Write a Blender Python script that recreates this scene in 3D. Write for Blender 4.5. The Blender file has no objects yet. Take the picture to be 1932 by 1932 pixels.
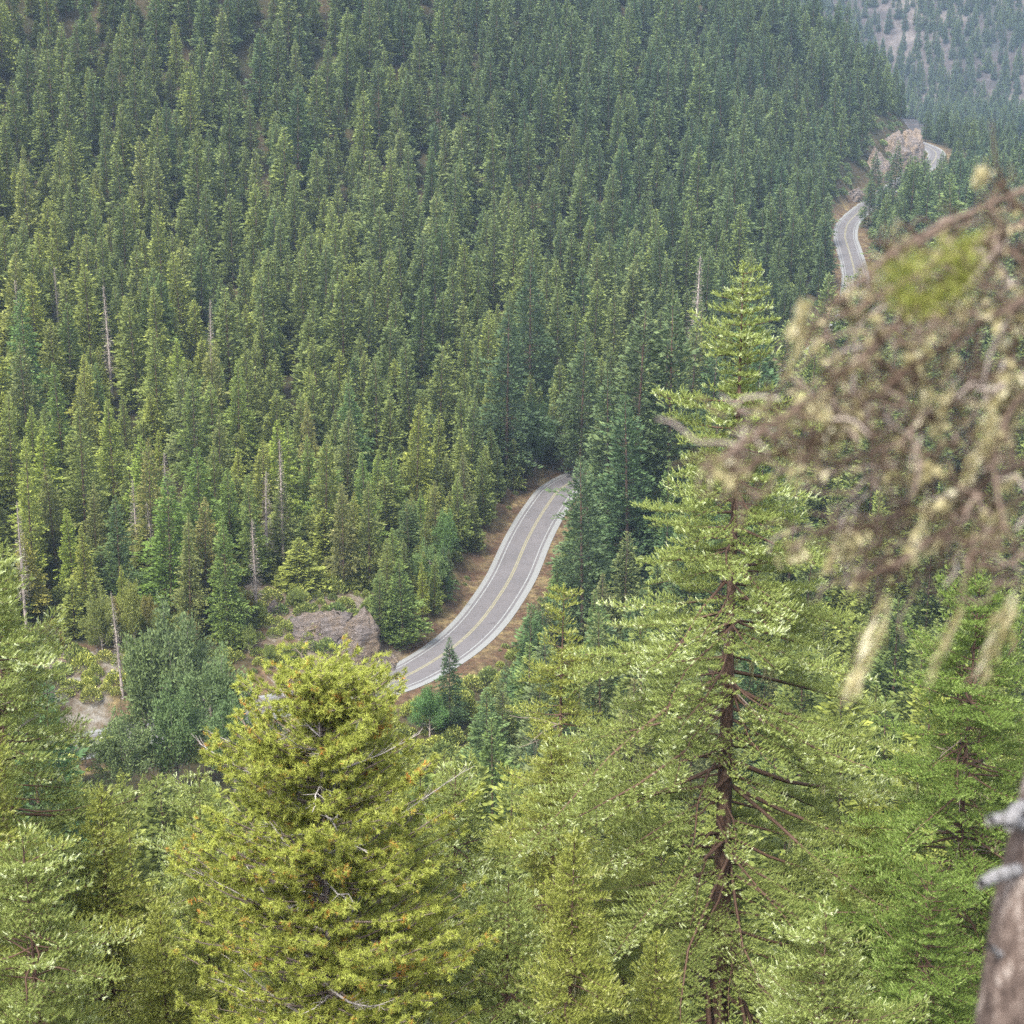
import bpy, math
import numpy as np
from mathutils import Vector, Matrix
R_ = math.radians
PI = math.pi
C = bpy.context.scene.collection
sc = bpy.context.scene

# ------------------------------------------------------------------ camera, sky, sun, exposure
CAMZ = 120.0
PITCH = R_(17.0)
TH = math.tan(R_(15.0))
cam = bpy.data.cameras.new('camera')
camo = bpy.data.objects.new('camera', cam)
C.objects.link(camo)
camo.location = (0, 0, CAMZ)
camo.rotation_euler = (PI / 2 - PITCH, 0, 0)
cam.sensor_width = 36
cam.angle = R_(30)
cam.clip_start = 0.1
cam.clip_end = 9000
cam.dof.use_dof = True
cam.dof.focus_distance = 330
cam.dof.aperture_fstop = 5.6
sc.camera = camo

SUN_EL, SUN_AZ = 52.0, 205.0          # azimuth from +Y clockwise
world = bpy.data.worlds.new('World')
sc.world = world
world.use_nodes = True
wn = world.node_tree
bg = wn.nodes['Background']
sky = wn.nodes.new('ShaderNodeTexSky')
sky.sky_type = 'NISHITA'
sky.sun_disc = False
sky.sun_elevation = R_(SUN_EL)
sky.sun_rotation = R_(SUN_AZ)
sky.dust_density = 3.0
hs = wn.nodes.new('ShaderNodeHueSaturation')
hs.inputs['Saturation'].default_value = 0.35
wn.links.new(sky.outputs[0], hs.inputs['Color'])
wn.links.new(hs.outputs[0], bg.inputs['Color'])
bg.inputs['Strength'].default_value = 0.14
sun = bpy.data.lights.new('sun', 'SUN')
suno = bpy.data.objects.new('sun', sun)
C.objects.link(suno)
sun.energy = 2.0
sun.angle = R_(14)
sun.color = (1.0, 0.94, 0.82)
sd = Vector((math.sin(R_(SUN_AZ)) * math.cos(R_(SUN_EL)), math.cos(R_(SUN_AZ)) * math.cos(R_(SUN_EL)), math.sin(R_(SUN_EL))))
suno.rotation_euler = sd.to_track_quat('Z', 'Y').to_euler()
sc.view_settings.view_transform = 'Standard'
sc.view_settings.look = 'None'
sc.view_settings.gamma = 1
sc.view_settings.exposure = 1.85
sc.cycles.use_denoising = False
sc.cycles.max_bounces = 6
sc.cycles.diffuse_bounces = 3
sc.cycles.transmission_bounces = 3
sc.cycles.glossy_bounces = 1
sc.cycles.volume_bounces = 0
sc.cycles.caustics_reflective = False
sc.cycles.caustics_refractive = False

# ------------------------------------------------------------------ helpers
CP, SP = math.cos(PITCH), math.sin(PITCH)

def ray(X, Y):
    a = (X - 966) / 966 * TH
    b = (966 - Y) / 966 * TH
    return Vector((a, CP + b * SP, -SP + b * CP))

def on_plane(X, Y, z=0.0):
    d = ray(X, Y)
    t = (z - CAMZ) / d.z
    return Vector((d.x * t, d.y * t, z))

def at_depth(X, Y, D):
    d = ray(X, Y)
    return Vector((0, 0, CAMZ)) + d * (D / d.y)

def project(x, y, z):
    z = z - CAMZ
    f = y * CP - z * SP
    u = y * SP + z * CP
    f = np.maximum(f, 1e-3)
    return 966 + x / f / TH * 966, 966 - u / f / TH * 966

def tag(o, label=None, cat=None, group=None, kind=None):
    if label: o['label'] = label
    if cat: o['category'] = cat
    if group: o['group'] = group
    if kind: o['kind'] = kind
    return o

def empty(name, loc, rz=0.0, s=1.0):
    o = bpy.data.objects.new(name, None)
    C.objects.link(o)
    o.location = loc
    o.rotation_euler = (0, 0, rz)
    if not isinstance(s, (tuple, list)): s = (s, s, s)
    o.scale = s
    o.empty_display_size = 0.5
    return o

def link(name, me, parent=None):
    o = bpy.data.objects.new(name, me)
    C.objects.link(o)
    if parent: o.parent = parent
    return o

class MB:
    """mesh collector: arrays of quads / tris with a per-vertex tone"""
    def __init__(s):
        s.V, s.F3, s.F4, s.T, s.n, s.M3, s.M4 = [], [], [], [], 0, [], []
    def add(s, v, f, tone=0.5, mi=0):
        v = np.asarray(v, dtype=np.float32).reshape(-1, 3)
        f = np.asarray(f, dtype=np.int64)
        if len(f) == 0: return
        (s.F3 if f.shape[1] == 3 else s.F4).append(f + s.n)
        (s.M3 if f.shape[1] == 3 else s.M4).append(np.full(len(f), mi, dtype=np.int32))
        s.V.append(v)
        t = np.full(len(v), tone, dtype=np.float32) if np.isscalar(tone) else np.asarray(tone, dtype=np.float32)
        s.T.append(t)
        s.n += len(v)
    def mesh(s, name, mats, smooth=False):
        me = bpy.data.meshes.new(name)
        V = np.concatenate(s.V)
        F3 = np.concatenate(s.F3) if s.F3 else np.zeros((0, 3), int)
        F4 = np.concatenate(s.F4) if s.F4 else np.zeros((0, 4), int)
        me.vertices.add(len(V)); me.vertices.foreach_set('co', V.ravel())
        nl = F3.size + F4.size
        me.loops.add(nl)
        me.loops.foreach_set('vertex_index', np.concatenate([F3.ravel(), F4.ravel()]).astype(np.int32))
        me.polygons.add(len(F3) + len(F4))
        st = np.concatenate([np.arange(len(F3)) * 3, len(F3) * 3 + np.arange(len(F4)) * 4]).astype(np.int32)
        me.polygons.foreach_set('loop_start', st)
        mi = np.concatenate((s.M3 or []) + (s.M4 or [])).astype(np.int32)
        me.polygons.foreach_set('material_index', mi)
        if smooth:
            me.polygons.foreach_set('use_smooth', np.ones(len(mi), dtype=bool))
        at = me.attributes.new('tone', 'FLOAT', 'POINT')
        at.data.foreach_set('value', np.concatenate(s.T))
        for m in mats: me.materials.append(m)
        me.update(calc_edges=True)
        return me
    def tube(s, pts, radii, sides=5, tone=0.5, mi=0, cap=True):
        pts = np.asarray(pts, dtype=float); n = len(pts)
        radii = np.broadcast_to(np.asarray(radii, dtype=float), (n,))
        tg = np.gradient(pts, axis=0)
        tg /= np.linalg.norm(tg, axis=1, keepdims=True) + 1e-9
        ref = np.array([0, 0, 1.0]) if abs(tg[:, 2]).mean() < 0.8 else np.array([1.0, 0, 0])
        a = np.cross(tg, ref); a /= np.linalg.norm(a, axis=1, keepdims=True) + 1e-9
        b = np.cross(tg, a)
        an = np.arange(sides) * 2 * PI / sides
        ring = pts[:, None] + radii[:, None, None] * (a[:, None] * np.cos(an)[None, :, None] + b[:, None] * np.sin(an)[None, :, None])
        V = ring.reshape(-1, 3)
        i = np.arange(n - 1)[:, None] * sides; j = np.arange(sides)[None]
        k = (j + 1) % sides
        F = np.stack([i + j, i + k, i + k + sides, i + j + sides], -1).reshape(-1, 4)
        s.add(V, F, tone, mi)

def unit(v):
    return v / (np.linalg.norm(v, axis=-1, keepdims=True) + 1e-9)

def kites(mb, P, D, N, L, W, tone, mi=0, mid=0.45):
    """leaf-like four-sided sprays: base P, direction D, side vector from N"""
    D = unit(D); S = unit(np.cross(D, N))
    L = L[:, None]; W = W[:, None]
    up = unit(np.cross(S, D))
    v = np.stack([P, P + D * L * mid + S * W / 2 - up * W * .12, P + D * L, P + D * L * mid - S * W / 2 - up * W * .12], 1)
    n = len(P)
    f = np.arange(n)[:, None] * 4 + np.array([[0, 1, 2, 3]])
    mb.add(v.reshape(-1, 3), f, np.repeat(tone, 4), mi)

def tris(mb, P, D, S, L, W, tone, mi=0):
    D = unit(D); S = unit(S)
    v = np.stack([P - S * W[:, None] / 2, P + S * W[:, None] / 2, P + D * L[:, None]], 1)
    n = len(P)
    f = np.arange(n)[:, None] * 3 + np.array([[0, 1, 2]])
    mb.add(v.reshape(-1, 3), f, np.repeat(tone, 3), mi)

# ------------------------------------------------------------------ materials
def mat(name):
    m = bpy.data.materials.new(name); m.use_nodes = True
    nt = m.node_tree
    return m, nt, nt.nodes, nt.links, nt.nodes['Principled BSDF']

def ramp(N, stops, interp='LINEAR'):
    r = N.new('ShaderNodeValToRGB')
    e = r.color_ramp.elements
    r.color_ramp.interpolation = interp
    while len(e) < len(stops): e.new(0.5)
    for k, (p, c) in enumerate(stops):
        e[k].position = p; e[k].color = (*c, 1)
    return r

def mixc(N, L, f, a, b, mode='MIX'):
    m = N.new('ShaderNodeMix'); m.data_type = 'RGBA'; m.blend_type = mode
    for sock, val in ((m.inputs[0], f), (m.inputs[6], a), (m.inputs[7], b)):
        if hasattr(val, 'is_linked') or isinstance(val, bpy.types.NodeSocket): L.new(val, sock)
        else: sock.default_value = val if not isinstance(val, tuple) else (*val, 1)
    return m.outputs[2]

def noise(N, L, scale, detail=4, rough=.6, coord=None, dim='3D'):
    n = N.new('ShaderNodeTexNoise')
    n.inputs['Scale'].default_value = scale
    n.inputs['Detail'].default_value = detail
    n.inputs['Roughness'].default_value = rough
    if coord: L.new(coord, n.inputs['Vector'])
    return n

def math_(N, L, op, a, b):
    m = N.new('ShaderNodeMath'); m.operation = op
    for k, v in enumerate((a, b)):
        if isinstance(v, bpy.types.NodeSocket): L.new(v, m.inputs[k])
        else: m.inputs[k].default_value = v
    return m.outputs[0]

def finish_leaf(m, nt, N, L, bsdf, col, transl=0.3, rough=0.65, spec=0.25):
    L.new(col, bsdf.inputs['Base Color'])
    bsdf.inputs['Roughness'].default_value = rough
    bsdf.inputs['Specular IOR Level'].default_value = spec
    tr = N.new('ShaderNodeBsdfTranslucent'); L.new(col, tr.inputs['Color'])
    mx = N.new('ShaderNodeMixShader'); mx.inputs[0].default_value = transl
    L.new(bsdf.outputs[0], mx.inputs[1]); L.new(tr.outputs[0], mx.inputs[2])
    L.new(mx.outputs[0], N['Material Output'].inputs['Surface'])

def needle_mat(name, dark, light, pale=None, rust=None, use_color=False, scatter=False, transl=.18):
    m, nt, N, L, b = mat(name)
    at = N.new('ShaderNodeAttribute'); at.attribute_name = 'tone'
    oi = N.new('ShaderNodeObjectInfo')
    stops = [(0.0, dark), (0.8, light)]
    if pale: stops.append((1.0, pale))
    r = ramp(N, stops); L.new(at.outputs['Fac'], r.inputs[0])
    col = r.outputs[0]
    if rust:
        geo = N.new('ShaderNodeTexCoord')
        nz = noise(N, L, 1.3, 3, .6, geo.outputs['Object'])
        f = ramp(N, [(.585, (0, 0, 0)), (.68, (1, 1, 1))]); L.new(nz.outputs[0], f.inputs[0])
        t2 = math_(N, L, 'MULTIPLY', f.outputs[0], math_(N, L, 'GREATER_THAN', math_(N, L, 'FRACT', math_(N, L, 'MULTIPLY', at.outputs['Fac'], 37.0), 0), .45))
        col = mixc(N, L, t2, col, rust)
    if use_color:
        col = mixc(N, L, 1.0, col, oi.outputs['Color'], 'MULTIPLY')
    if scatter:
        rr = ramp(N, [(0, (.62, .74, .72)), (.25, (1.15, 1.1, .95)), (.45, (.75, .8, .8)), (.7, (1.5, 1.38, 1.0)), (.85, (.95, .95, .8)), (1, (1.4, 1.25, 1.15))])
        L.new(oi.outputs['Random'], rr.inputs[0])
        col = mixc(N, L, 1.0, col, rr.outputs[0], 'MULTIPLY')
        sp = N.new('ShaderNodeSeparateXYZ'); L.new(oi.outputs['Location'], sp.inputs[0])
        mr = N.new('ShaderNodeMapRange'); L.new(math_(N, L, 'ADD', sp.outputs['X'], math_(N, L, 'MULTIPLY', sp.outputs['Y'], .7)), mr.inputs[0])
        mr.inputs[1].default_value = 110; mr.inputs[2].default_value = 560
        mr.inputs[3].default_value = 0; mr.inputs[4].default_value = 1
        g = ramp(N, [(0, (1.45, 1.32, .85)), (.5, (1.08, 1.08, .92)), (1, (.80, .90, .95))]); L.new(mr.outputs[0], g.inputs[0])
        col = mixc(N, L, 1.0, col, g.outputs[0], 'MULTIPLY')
    finish_leaf(m, nt, N, L, b, col, transl)
    return m

def bark_mat(name, a, b_, scale=3.0, c=None):
    m, nt, N, L, b = mat(name)
    tc = N.new('ShaderNodeTexCoord')
    mp = N.new('ShaderNodeMapping'); mp.inputs['Scale'].default_value = (1, 1, .35)
    L.new(tc.outputs['Object'], mp.inputs[0])
    n = noise(N, L, scale, 6, .7, mp.outputs[0])
    st = [(.40, a), (.56, b_)]
    if c: st.append((.66, c))
    r = ramp(N, st); L.new(n.outputs[0], r.inputs[0])
    L.new(r.outputs[0], b.inputs['Base Color'])
    b.inputs['Roughness'].default_value = .9
    bp = N.new('ShaderNodeBump'); bp.inputs['Strength'].default_value = .6; bp.inputs['Distance'].default_value = .05
    L.new(n.outputs[0], bp.inputs['Height']); L.new(bp.outputs[0], b.inputs['Normal'])
    return m

M = {}
M['fir'] = needle_mat('fir_needles', (.075, .10, .025), (.29, .35, .10), (.62, .68, .42))
M['fir2'] = needle_mat('olive_fir_needles', (.095, .112, .02), (.31, .345, .075), (.52, .54, .24))
M['firg'] = needle_mat('green_fir_needles', (.06, .10, .02), (.18, .26, .055), (.32, .40, .14))
M['pine'] = needle_mat('pine_needles', (.16, .185, .03), (.385, .43, .085), (.56, .57, .22), rust=(.5, .2, .05))
M['mid'] = needle_mat('forest_needles', (.034, .055, .026), (.175, .225, .09), (.38, .44, .21), use_color=True)
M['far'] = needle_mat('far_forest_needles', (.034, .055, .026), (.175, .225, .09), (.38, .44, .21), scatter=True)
M['broad'] = needle_mat('broad_leaves', (.09, .12, .05), (.20, .255, .11), (.32, .38, .21), use_color=True, transl=.35)
M['bark'] = bark_mat('brown_bark', (.035, .018, .012), (.12, .07, .05), 5, (.2, .14, .1))
M['pinebark'] = bark_mat('grey_pine_bark', (.16, .13, .125), (.34, .29, .28), 5)
M['dead'] = bark_mat('grey_dead_wood', (.14, .11, .095), (.36, .31, .28), 4)
M['snag'] = needle_mat('dead_twigs', (.10, .08, .07), (.26, .23, .19), (.36, .33, .28), transl=.1)
M['lichen'] = needle_mat('pale_lichen', (.30, .26, .12), (.52, .47, .28), (.70, .65, .48), transl=.4)
M['moss'] = needle_mat('fir_lichen', (.25, .24, .12), (.4, .38, .22), (.5, .46, .32), transl=.3)

# ------------------------------------------------------------------ road line and terrain
near_px = [(740, 1290), (787, 1264.6), (846.6, 1228.9), (900, 1181.4), (935.7, 1133.8), (965.4, 1086.3), (989.2, 1029.9), (1012, 986), (1040, 944), (1084.3, 905.1)]
near = [on_plane(*p) for p in near_px]
ctrl = [(-300, 215), (-210, 226), (-140, 240), (-92, 256), (-62, 272), (-38, 286)] + [(p.x, p.y) for p in near] + \
    [(46, 462), (76, 520), (104, 590), (119, 657), (126, 700), (131, 740), (137, 785), (150, 836), (190, 945), (226, 1035), (238, 1115), (212, 1210), (110, 1300), (0, 1380)]

def catmull(P, step):
    P = np.array(P, dtype=float); out = []
    Q = np.vstack([2 * P[0] - P[1], P, 2 * P[-1] - P[-2]])
    for i in range(1, len(Q) - 2):
        n = max(2, int(np.linalg.norm(Q[i + 1] - Q[i]) / step))
        t = np.linspace(0, 1, n, endpoint=False)[:, None]
        a, b, c, d = Q[i - 1], Q[i], Q[i + 1], Q[i + 2]
        out.append(.5 * ((2 * b) + (-a + c) * t + (2 * a - 5 * b + 4 * c - d) * t ** 2 + (-a + 3 * b - 3 * c + d) * t ** 3))
    out.append(P[-1:])
    o = np.vstack(out)
    for _ in range(6):
        o[1:-1] = .25 * o[:-2] + .5 * o[1:-1] + .25 * o[2:]
    return o

ROAD = catmull(ctrl, 2.5)
RCO = ROAD[::3]

def road_sd(x, y):
    """signed distance to the road, positive on the hill (left) side"""
    x = np.asarray(x, dtype=float); y = np.asarray(y, dtype=float)
    best = np.full(x.shape, 1e9); sg = np.ones(x.shape)
    A, B = RCO[:-1], RCO[1:]
    for (ax, ay), (bx, by) in zip(A, B):
        dx, dy = bx - ax, by - ay
        t = np.clip(((x - ax) * dx + (y - ay) * dy) / (dx * dx + dy * dy), 0, 1)
        px, py = x - ax - t * dx, y - ay - t * dy
        d = np.hypot(px, py)
        s = np.where(dx * py - dy * px >= 0, 1.0, -1.0)
        k = d < best
        best = np.where(k, d, best); sg = np.where(k, s, sg)
    return best * sg

def sstep(a, b, v):
    t = np.clip((v - a) / (b - a), 0, 1)
    return t * t * (3 - 2 * t)

def wob(x, y, s=1.0, ph=0.0):
    return (np.sin(x / (31 * s) + 1.3 + ph) * np.cos(y / (27 * s) + .4 * ph) + .5 * np.sin(x / (13 * s) + y / (17 * s) + 2 + ph) + .3 * np.sin(y / (7.3 * s) - x / (9.1 * s) + ph))

HN_Y = np.array([-400, -60, -4, 1.2, 6, 20, 60, 150, 215, 262, 300, 340, 3000])
HN_Z = np.array([170, 128, 118.6, 118.3, 112, 98, 64, 28, 10, 1.0, -12, -40, -60])

def height(x, y):
    x = np.asarray(x, dtype=float); y = np.asarray(y, dtype=float)
    d = road_sd(x, y)
    ad = np.abs(d)
    hill_s = .20 + .60 * sstep(560, 840, y) + .25 * sstep(860, 980, y) + .10 * sstep(-40, -200, x)
    hd = np.maximum(d - 7.0, 0)
    bank = np.minimum(hd * .55, 2.2 + 3.0 * sstep(780, 950, y))
    hh = hill_s * hd + bank
    hill = 270 * (1 - np.exp(-hh / 270))
    hill = hill + wob(x, y) * 2.2 * sstep(12, 60, hd)
    fl = np.maximum(-d - 6.5, 0)
    floor = -np.minimum(fl * .16, 13 + 40 * sstep(900, 1500, y)) + wob(x, y, 1.3, 1.0) * 1.0 * sstep(8, 40, fl)
    z = np.where(d > 0, hill, floor)
    # ground falls away behind the spur, toward the river, then the far mountain
    z = z - 30 * sstep(1150, 1500, y) * (x > -1e9) * np.where(d > 0, 0, 1)
    mt = np.maximum(y - 1850 + 60 * np.sin(x / 170.0) + .25 * (x - 400), 0)
    mt = mt * .62 * (1 + .25 * np.sin(x / 90.0 + 1)) + wob(x, y, 3.1, 2.0) * 10 * sstep(0, 120, mt)
    z = np.where(y > 1500, np.maximum(z * (1 - sstep(1350, 1700, y)) - 62 * sstep(1350, 1700, y), -62) + np.maximum(mt, 0), z)
    z = np.minimum(z, 430)
    hn = np.interp(y + .10 * np.abs(x) + 6 * np.sin(x / 24.0), HN_Y, HN_Z) + wob(x, y, .9, 4.0) * 1.3 * sstep(15, 60, y) * sstep(300, 200, y)
    flat = sstep(14.0, 7.5, ad)
    z2 = np.maximum(z, hn)
    return z2 * (1 - flat) + z * flat - .06 * flat

def grid_axis(parts):
    return np.concatenate([np.arange(a, b, s) for a, b, s in parts])

def on_ground_px(X, Y):
    d = ray(X, Y); t = np.arange(60, 2000, .5)
    P = np.array([0, 0, CAMZ]) + np.outer(t, np.array(d))
    h = height(P[:, 0], P[:, 1])
    i = np.argmax(P[:, 2] < h)
    return P[i, 0], P[i, 1], h[i]

gx = grid_axis([(-2600, -700, 50), (-700, -260, 14), (-260, -120, 6), (-120, 60, 2.5), (60, 260, 4), (260, 700, 14), (700, 2601, 50)])
gy = grid_axis([(-400, -40, 30), (-40, 240, 6), (240, 450, 2.5), (450, 700, 4), (700, 1060, 5), (1060, 1800, 16), (1800, 2900, 12)])
GX, GY = np.meshgrid(gx, gy)
GZ = height(GX, GY)

m, nt, N, L, b = mat('forest_floor')
tc = N.new('ShaderNodeTexCoord')
n1 = noise(N, L, .06, 8, .7, tc.outputs['Object'])
n2 = noise(N, L, .9, 6, .75, tc.outputs['Object'])
r1 = ramp(N, [(.38, (.03, .035, .018)), (.5, (.05, .047, .028)), (.64, (.075, .06, .04))]); L.new(n1.outputs[0], r1.inputs[0])
r2 = ramp(N, [(.35, (.45, .45, .4)), (.7, (1.5, 1.35, 1.2))]); L.new(n2.outputs[0], r2.inputs[0])
c1 = mixc(N, L, 1.0, r1.outputs[0], r2.outputs[0], 'MULTIPLY')
# distance to the road gives the verge (a vertex attribute of the sheet)
at = N.new('ShaderNodeAttribute'); at.attribute_name = 'tone'
n3 = noise(N, L, .22, 6, .7, tc.outputs['Object'])
verge = ramp(N, [(.40, (.095, .062, .045)), (.50, (.115, .088, .058)), (.62, (.20, .165, .09))]); L.new(n3.outputs[0], verge.inputs[0])
vcol = mixc(N, L, 1.0, verge.outputs[0], r2.outputs[0], 'MULTIPLY')
c2 = mixc(N, L, math_(N, L, 'MINIMUM', at.outputs['Fac'], 1.0), c1, vcol)
n5 = noise(N, L, .35, 7, .75, tc.outputs['Object'])
dr = ramp(N, [(.36, (.08, .052, .03)), (.48, (.125, .105, .08)), (.60, (.20, .188, .168))]); L.new(n5.outputs[0], dr.inputs[0])
dm = N.new('ShaderNodeMath'); dm.operation = 'SUBTRACT'; dm.use_clamp = True; L.new(at.outputs['Fac'], dm.inputs[0]); dm.inputs[1].default_value = 1.0
c2 = mixc(N, L, dm.outputs[0], c2, dr.outputs[0])
# steep rock faces and the bare far mountain
geo = N.new('ShaderNodeNewGeometry')
sp = N.new('ShaderNodeSeparateXYZ'); L.new(geo.outputs['Position'], sp.inputs[0])
mr = N.new('ShaderNodeMapRange'); L.new(sp.outputs['Y'], mr.inputs[0]); mr.inputs[1].default_value = 1350; mr.inputs[2].default_value = 1600
n4 = noise(N, L, .012, 9, .75, tc.outputs['Object'])
bare = ramp(N, [(.36, (.025, .036, .026)), (.5, (.05, .042, .042)), (.66, (.15, .13, .12))]); L.new(n4.outputs[0], bare.inputs[0])
c3 = mixc(N, L, mr.outputs[0], c2, bare.outputs[0])
L.new(c3, b.inputs['Base Color']); b.inputs['Roughness'].default_value = .95
b.inputs['Specular IOR Level'].default_value = .1
bp = N.new('ShaderNodeBump'); bp.inputs['Strength'].default_value = .8; bp.inputs['Distance'].default_value = .4
L.new(n2.outputs[0], bp.inputs['Height']); L.new(bp.outputs[0], b.inputs['Normal'])
M['ground'] = m

mb = MB()
ny, nx = GX.shape
idx = np.arange(ny * nx).reshape(ny, nx)
SD = road_sd(GX, GY)
def in_px_poly(P):
    w = [on_ground_px(*p) for p in P]
    ins = np.zeros(GX.shape, bool)
    for i in range(len(w)):
        (x1, y1), (x2, y2) = w[i][:2], w[(i + 1) % len(w)][:2]
        ins ^= ((y1 > GY) != (y2 > GY)) & (GX < (x2 - x1) * (GY - y1) / ((y2 - y1) or 1e-9) + x1)
    return ins.astype(float)
DIRT = in_px_poly([(70, 1238), (150, 1225), (226, 1236), (222, 1300), (195, 1400), (125, 1400), (95, 1320)])
DIRT = np.maximum(DIRT, .62 * in_px_poly([(445, 1095), (600, 1080), (720, 1100), (765, 1270), (640, 1290), (500, 1290)]))
vt = np.where(SD > 0, sstep(12, 7, SD), sstep(12.5, 7.5, -SD)) * (GY < 1250)
mb.add(np.stack([GX, GY, GZ], -1).reshape(-1, 3), np.stack([idx[:-1, :-1], idx[:-1, 1:], idx[1:, 1:], idx[1:, :-1]], -1).reshape(-1, 4), np.where(DIRT > 0, 1 + DIRT, vt).ravel())
tag(link('ground', mb.mesh('ground', [M['ground']], True)), kind='structure')

# ------------------------------------------------------------------ road
def ribbon(line, o0, o1, z, tone=.5, mbb=None):
    mbb = mbb or MB()
    t = unit(np.gradient(line, axis=0))
    nrm = np.stack([-t[:, 1], t[:, 0]], 1)     # to the left
    a = line + nrm * o0; c = line + nrm * o1
    n = len(line)
    V = np.zeros((n * 2, 3)); V[0::2, :2] = a; V[1::2, :2] = c; V[:, 2] = z
    i = np.arange(n - 1) * 2
    mbb.add(V, np.stack([i + 1, i, i + 2, i + 3], -1), tone)
    return mbb

def paint_mat(name, col, worn=.25):
    m, nt, N, L, b = mat(name)
    tc = N.new('ShaderNodeTexCoord')
    n = noise(N, L, 1.2, 6, .8, tc.outputs['Object'])
    r = ramp(N, [(.36, (.13, .122, .126)), (.46, tuple(c * (1 - worn) for c in col)), (.7, col)]); L.new(n.outputs[0], r.inputs[0])
    L.new(r.outputs[0], b.inputs['Base Color']); b.inputs['Roughness'].default_value = .8
    return m

m, nt, N, L, b = mat('asphalt')
tc = N.new('ShaderNodeTexCoord')
n1 = noise(N, L, 25, 3, .7, tc.outputs['Object']); n2 = noise(N, L, .12, 5, .6, tc.outputs['Object'])
r1 = ramp(N, [(.3, (.098, .092, .096)), (.7, (.128, .119, .124))]); L.new(n2.outputs[0], r1.inputs[0])
r2 = ramp(N, [(.3, (.8, .8, .8)), (.7, (1.2, 1.2, 1.2))]); L.new(n1.outputs[0], r2.inputs[0])
n3 = noise(N, L, .45, 8, .8, tc.outputs['Object'])
r3 = ramp(N, [(.36, (.62, .62, .64)), (.44, (1, 1, 1)), (.6, (1, 1, 1)), (.68, (1.2, 1.18, 1.15))]); L.new(n3.outputs[0], r3.inputs[0])
ca = mixc(N, L, 1, r1.outputs[0], r2.outputs[0], 'MULTIPLY')
L.new(mixc(N, L, 1, ca, r3.outputs[0], 'MULTIPLY'), b.inputs['Base Color']); b.inputs['Roughness'].default_value = .9
M['asphalt'] = m
m, nt, N, L, b = mat('gravel_shoulder')
tc = N.new('ShaderNodeTexCoord')
n1 = noise(N, L, 6, 5, .8, tc.outputs['Object'])
r1 = ramp(N, [(.3, (.15, .155, .155)), (.7, (.24, .245, .245))]); L.new(n1.outputs[0], r1.inputs[0])
L.new(r1.outputs[0], b.inputs['Base Color']); b.inputs['Roughness'].default_value = .95
M['gravel'] = m
M['white'] = paint_mat('white_road_paint', (.29, .30, .30))
M['yellow'] = paint_mat('yellow_road_paint', (.27, .25, .16))

road = tag(link('road', ribbon(ROAD, 3.9, -3.9, .024).mesh('road', [M['asphalt']])), kind='structure')
tag(link('gravel_shoulder', ribbon(ROAD, 4.9, -5.1, .012).mesh('gravel_shoulder', [M['gravel']])), kind='structure')
k = ribbon(ROAD, .30, .06, .032); ribbon(ROAD, -.06, -.30, .032, mbb=k)
tag(link('yellow_centre_line', k.mesh('yellow_centre_line', [M['yellow']]), road))
k = ribbon(ROAD, 3.42, 3.20, .032); ribbon(ROAD, -3.20, -3.42, .032, mbb=k)
tag(link('white_edge_line', k.mesh('white_edge_line', [M['white']]), road))

# river glimpsed beyond the spur
m, nt, N, L, b = mat('river_water')
b.inputs['Base Color'].default_value = (.35, .42, .42, 1); b.inputs['Roughness'].default_value = .25
M['water'] = m
rl = catmull([(-200, 1640), (150, 1690), (330, 1650), (520, 1720), (900, 1700)], 15)
tag(link('river', ribbon(rl, 26, -26, -61.5).mesh('river', [m])), kind='structure')

# guardrail along the outer edge of the far bend
m, nt, N, L, b = mat('galvanised_steel'); b.inputs['Base Color'].default_value = (.62, .64, .65, 1); b.inputs['Metallic'].default_value = .3; b.inputs['Roughness'].default_value = .5
M['steel'] = m
seg = ROAD[(ROAD[:, 1] > 655) & (ROAD[:, 1] < 800) & (ROAD[:, 0] > 60)]
t = unit(np.gradient(seg, axis=0)); nl_ = np.stack([-t[:, 1], t[:, 0]], 1)
gl = seg + nl_ * 4.7
g = empty('guardrail', (gl[0, 0], gl[0, 1], 0))
tag(g, 'pale steel guardrail along the far stretch of road below the spur', 'guardrail')
mb = MB()
prof = [(0, .45), (-.05, .52), (0, .60), (-.05, .68), (0, .76)]
pts = []
for k2, (o, zz) in enumerate(prof):
    q = gl + nl_ * o - gl[0]
    pts.append(np.column_stack([q, np.full(len(q), zz)]))
V = np.stack(pts, 1).reshape(-1, 3)
n = len(gl); F = []
for i in range(n - 1):
    for j in range(4): F.append((i * 5 + j, i * 5 + j + 1, i * 5 + 5 + j + 1, i * 5 + 5 + j))
mb.add(V, F); mb.add(V + np.array([0.02, 0, 0]), F)
link('rail', mb.mesh('rail', [M['steel']]), g)
pm = MB(); pm.tube([(0, 0, -.2), (0, 0, .78)], .08, 6); pm = pm.mesh('post', [M['dead']])
for i in range(0, n, 2):
    p = link('post', pm, g); q = gl[i] + nl_[i] * .12 - gl[0]; p.location = (q[0], q[1], 0)

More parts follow.
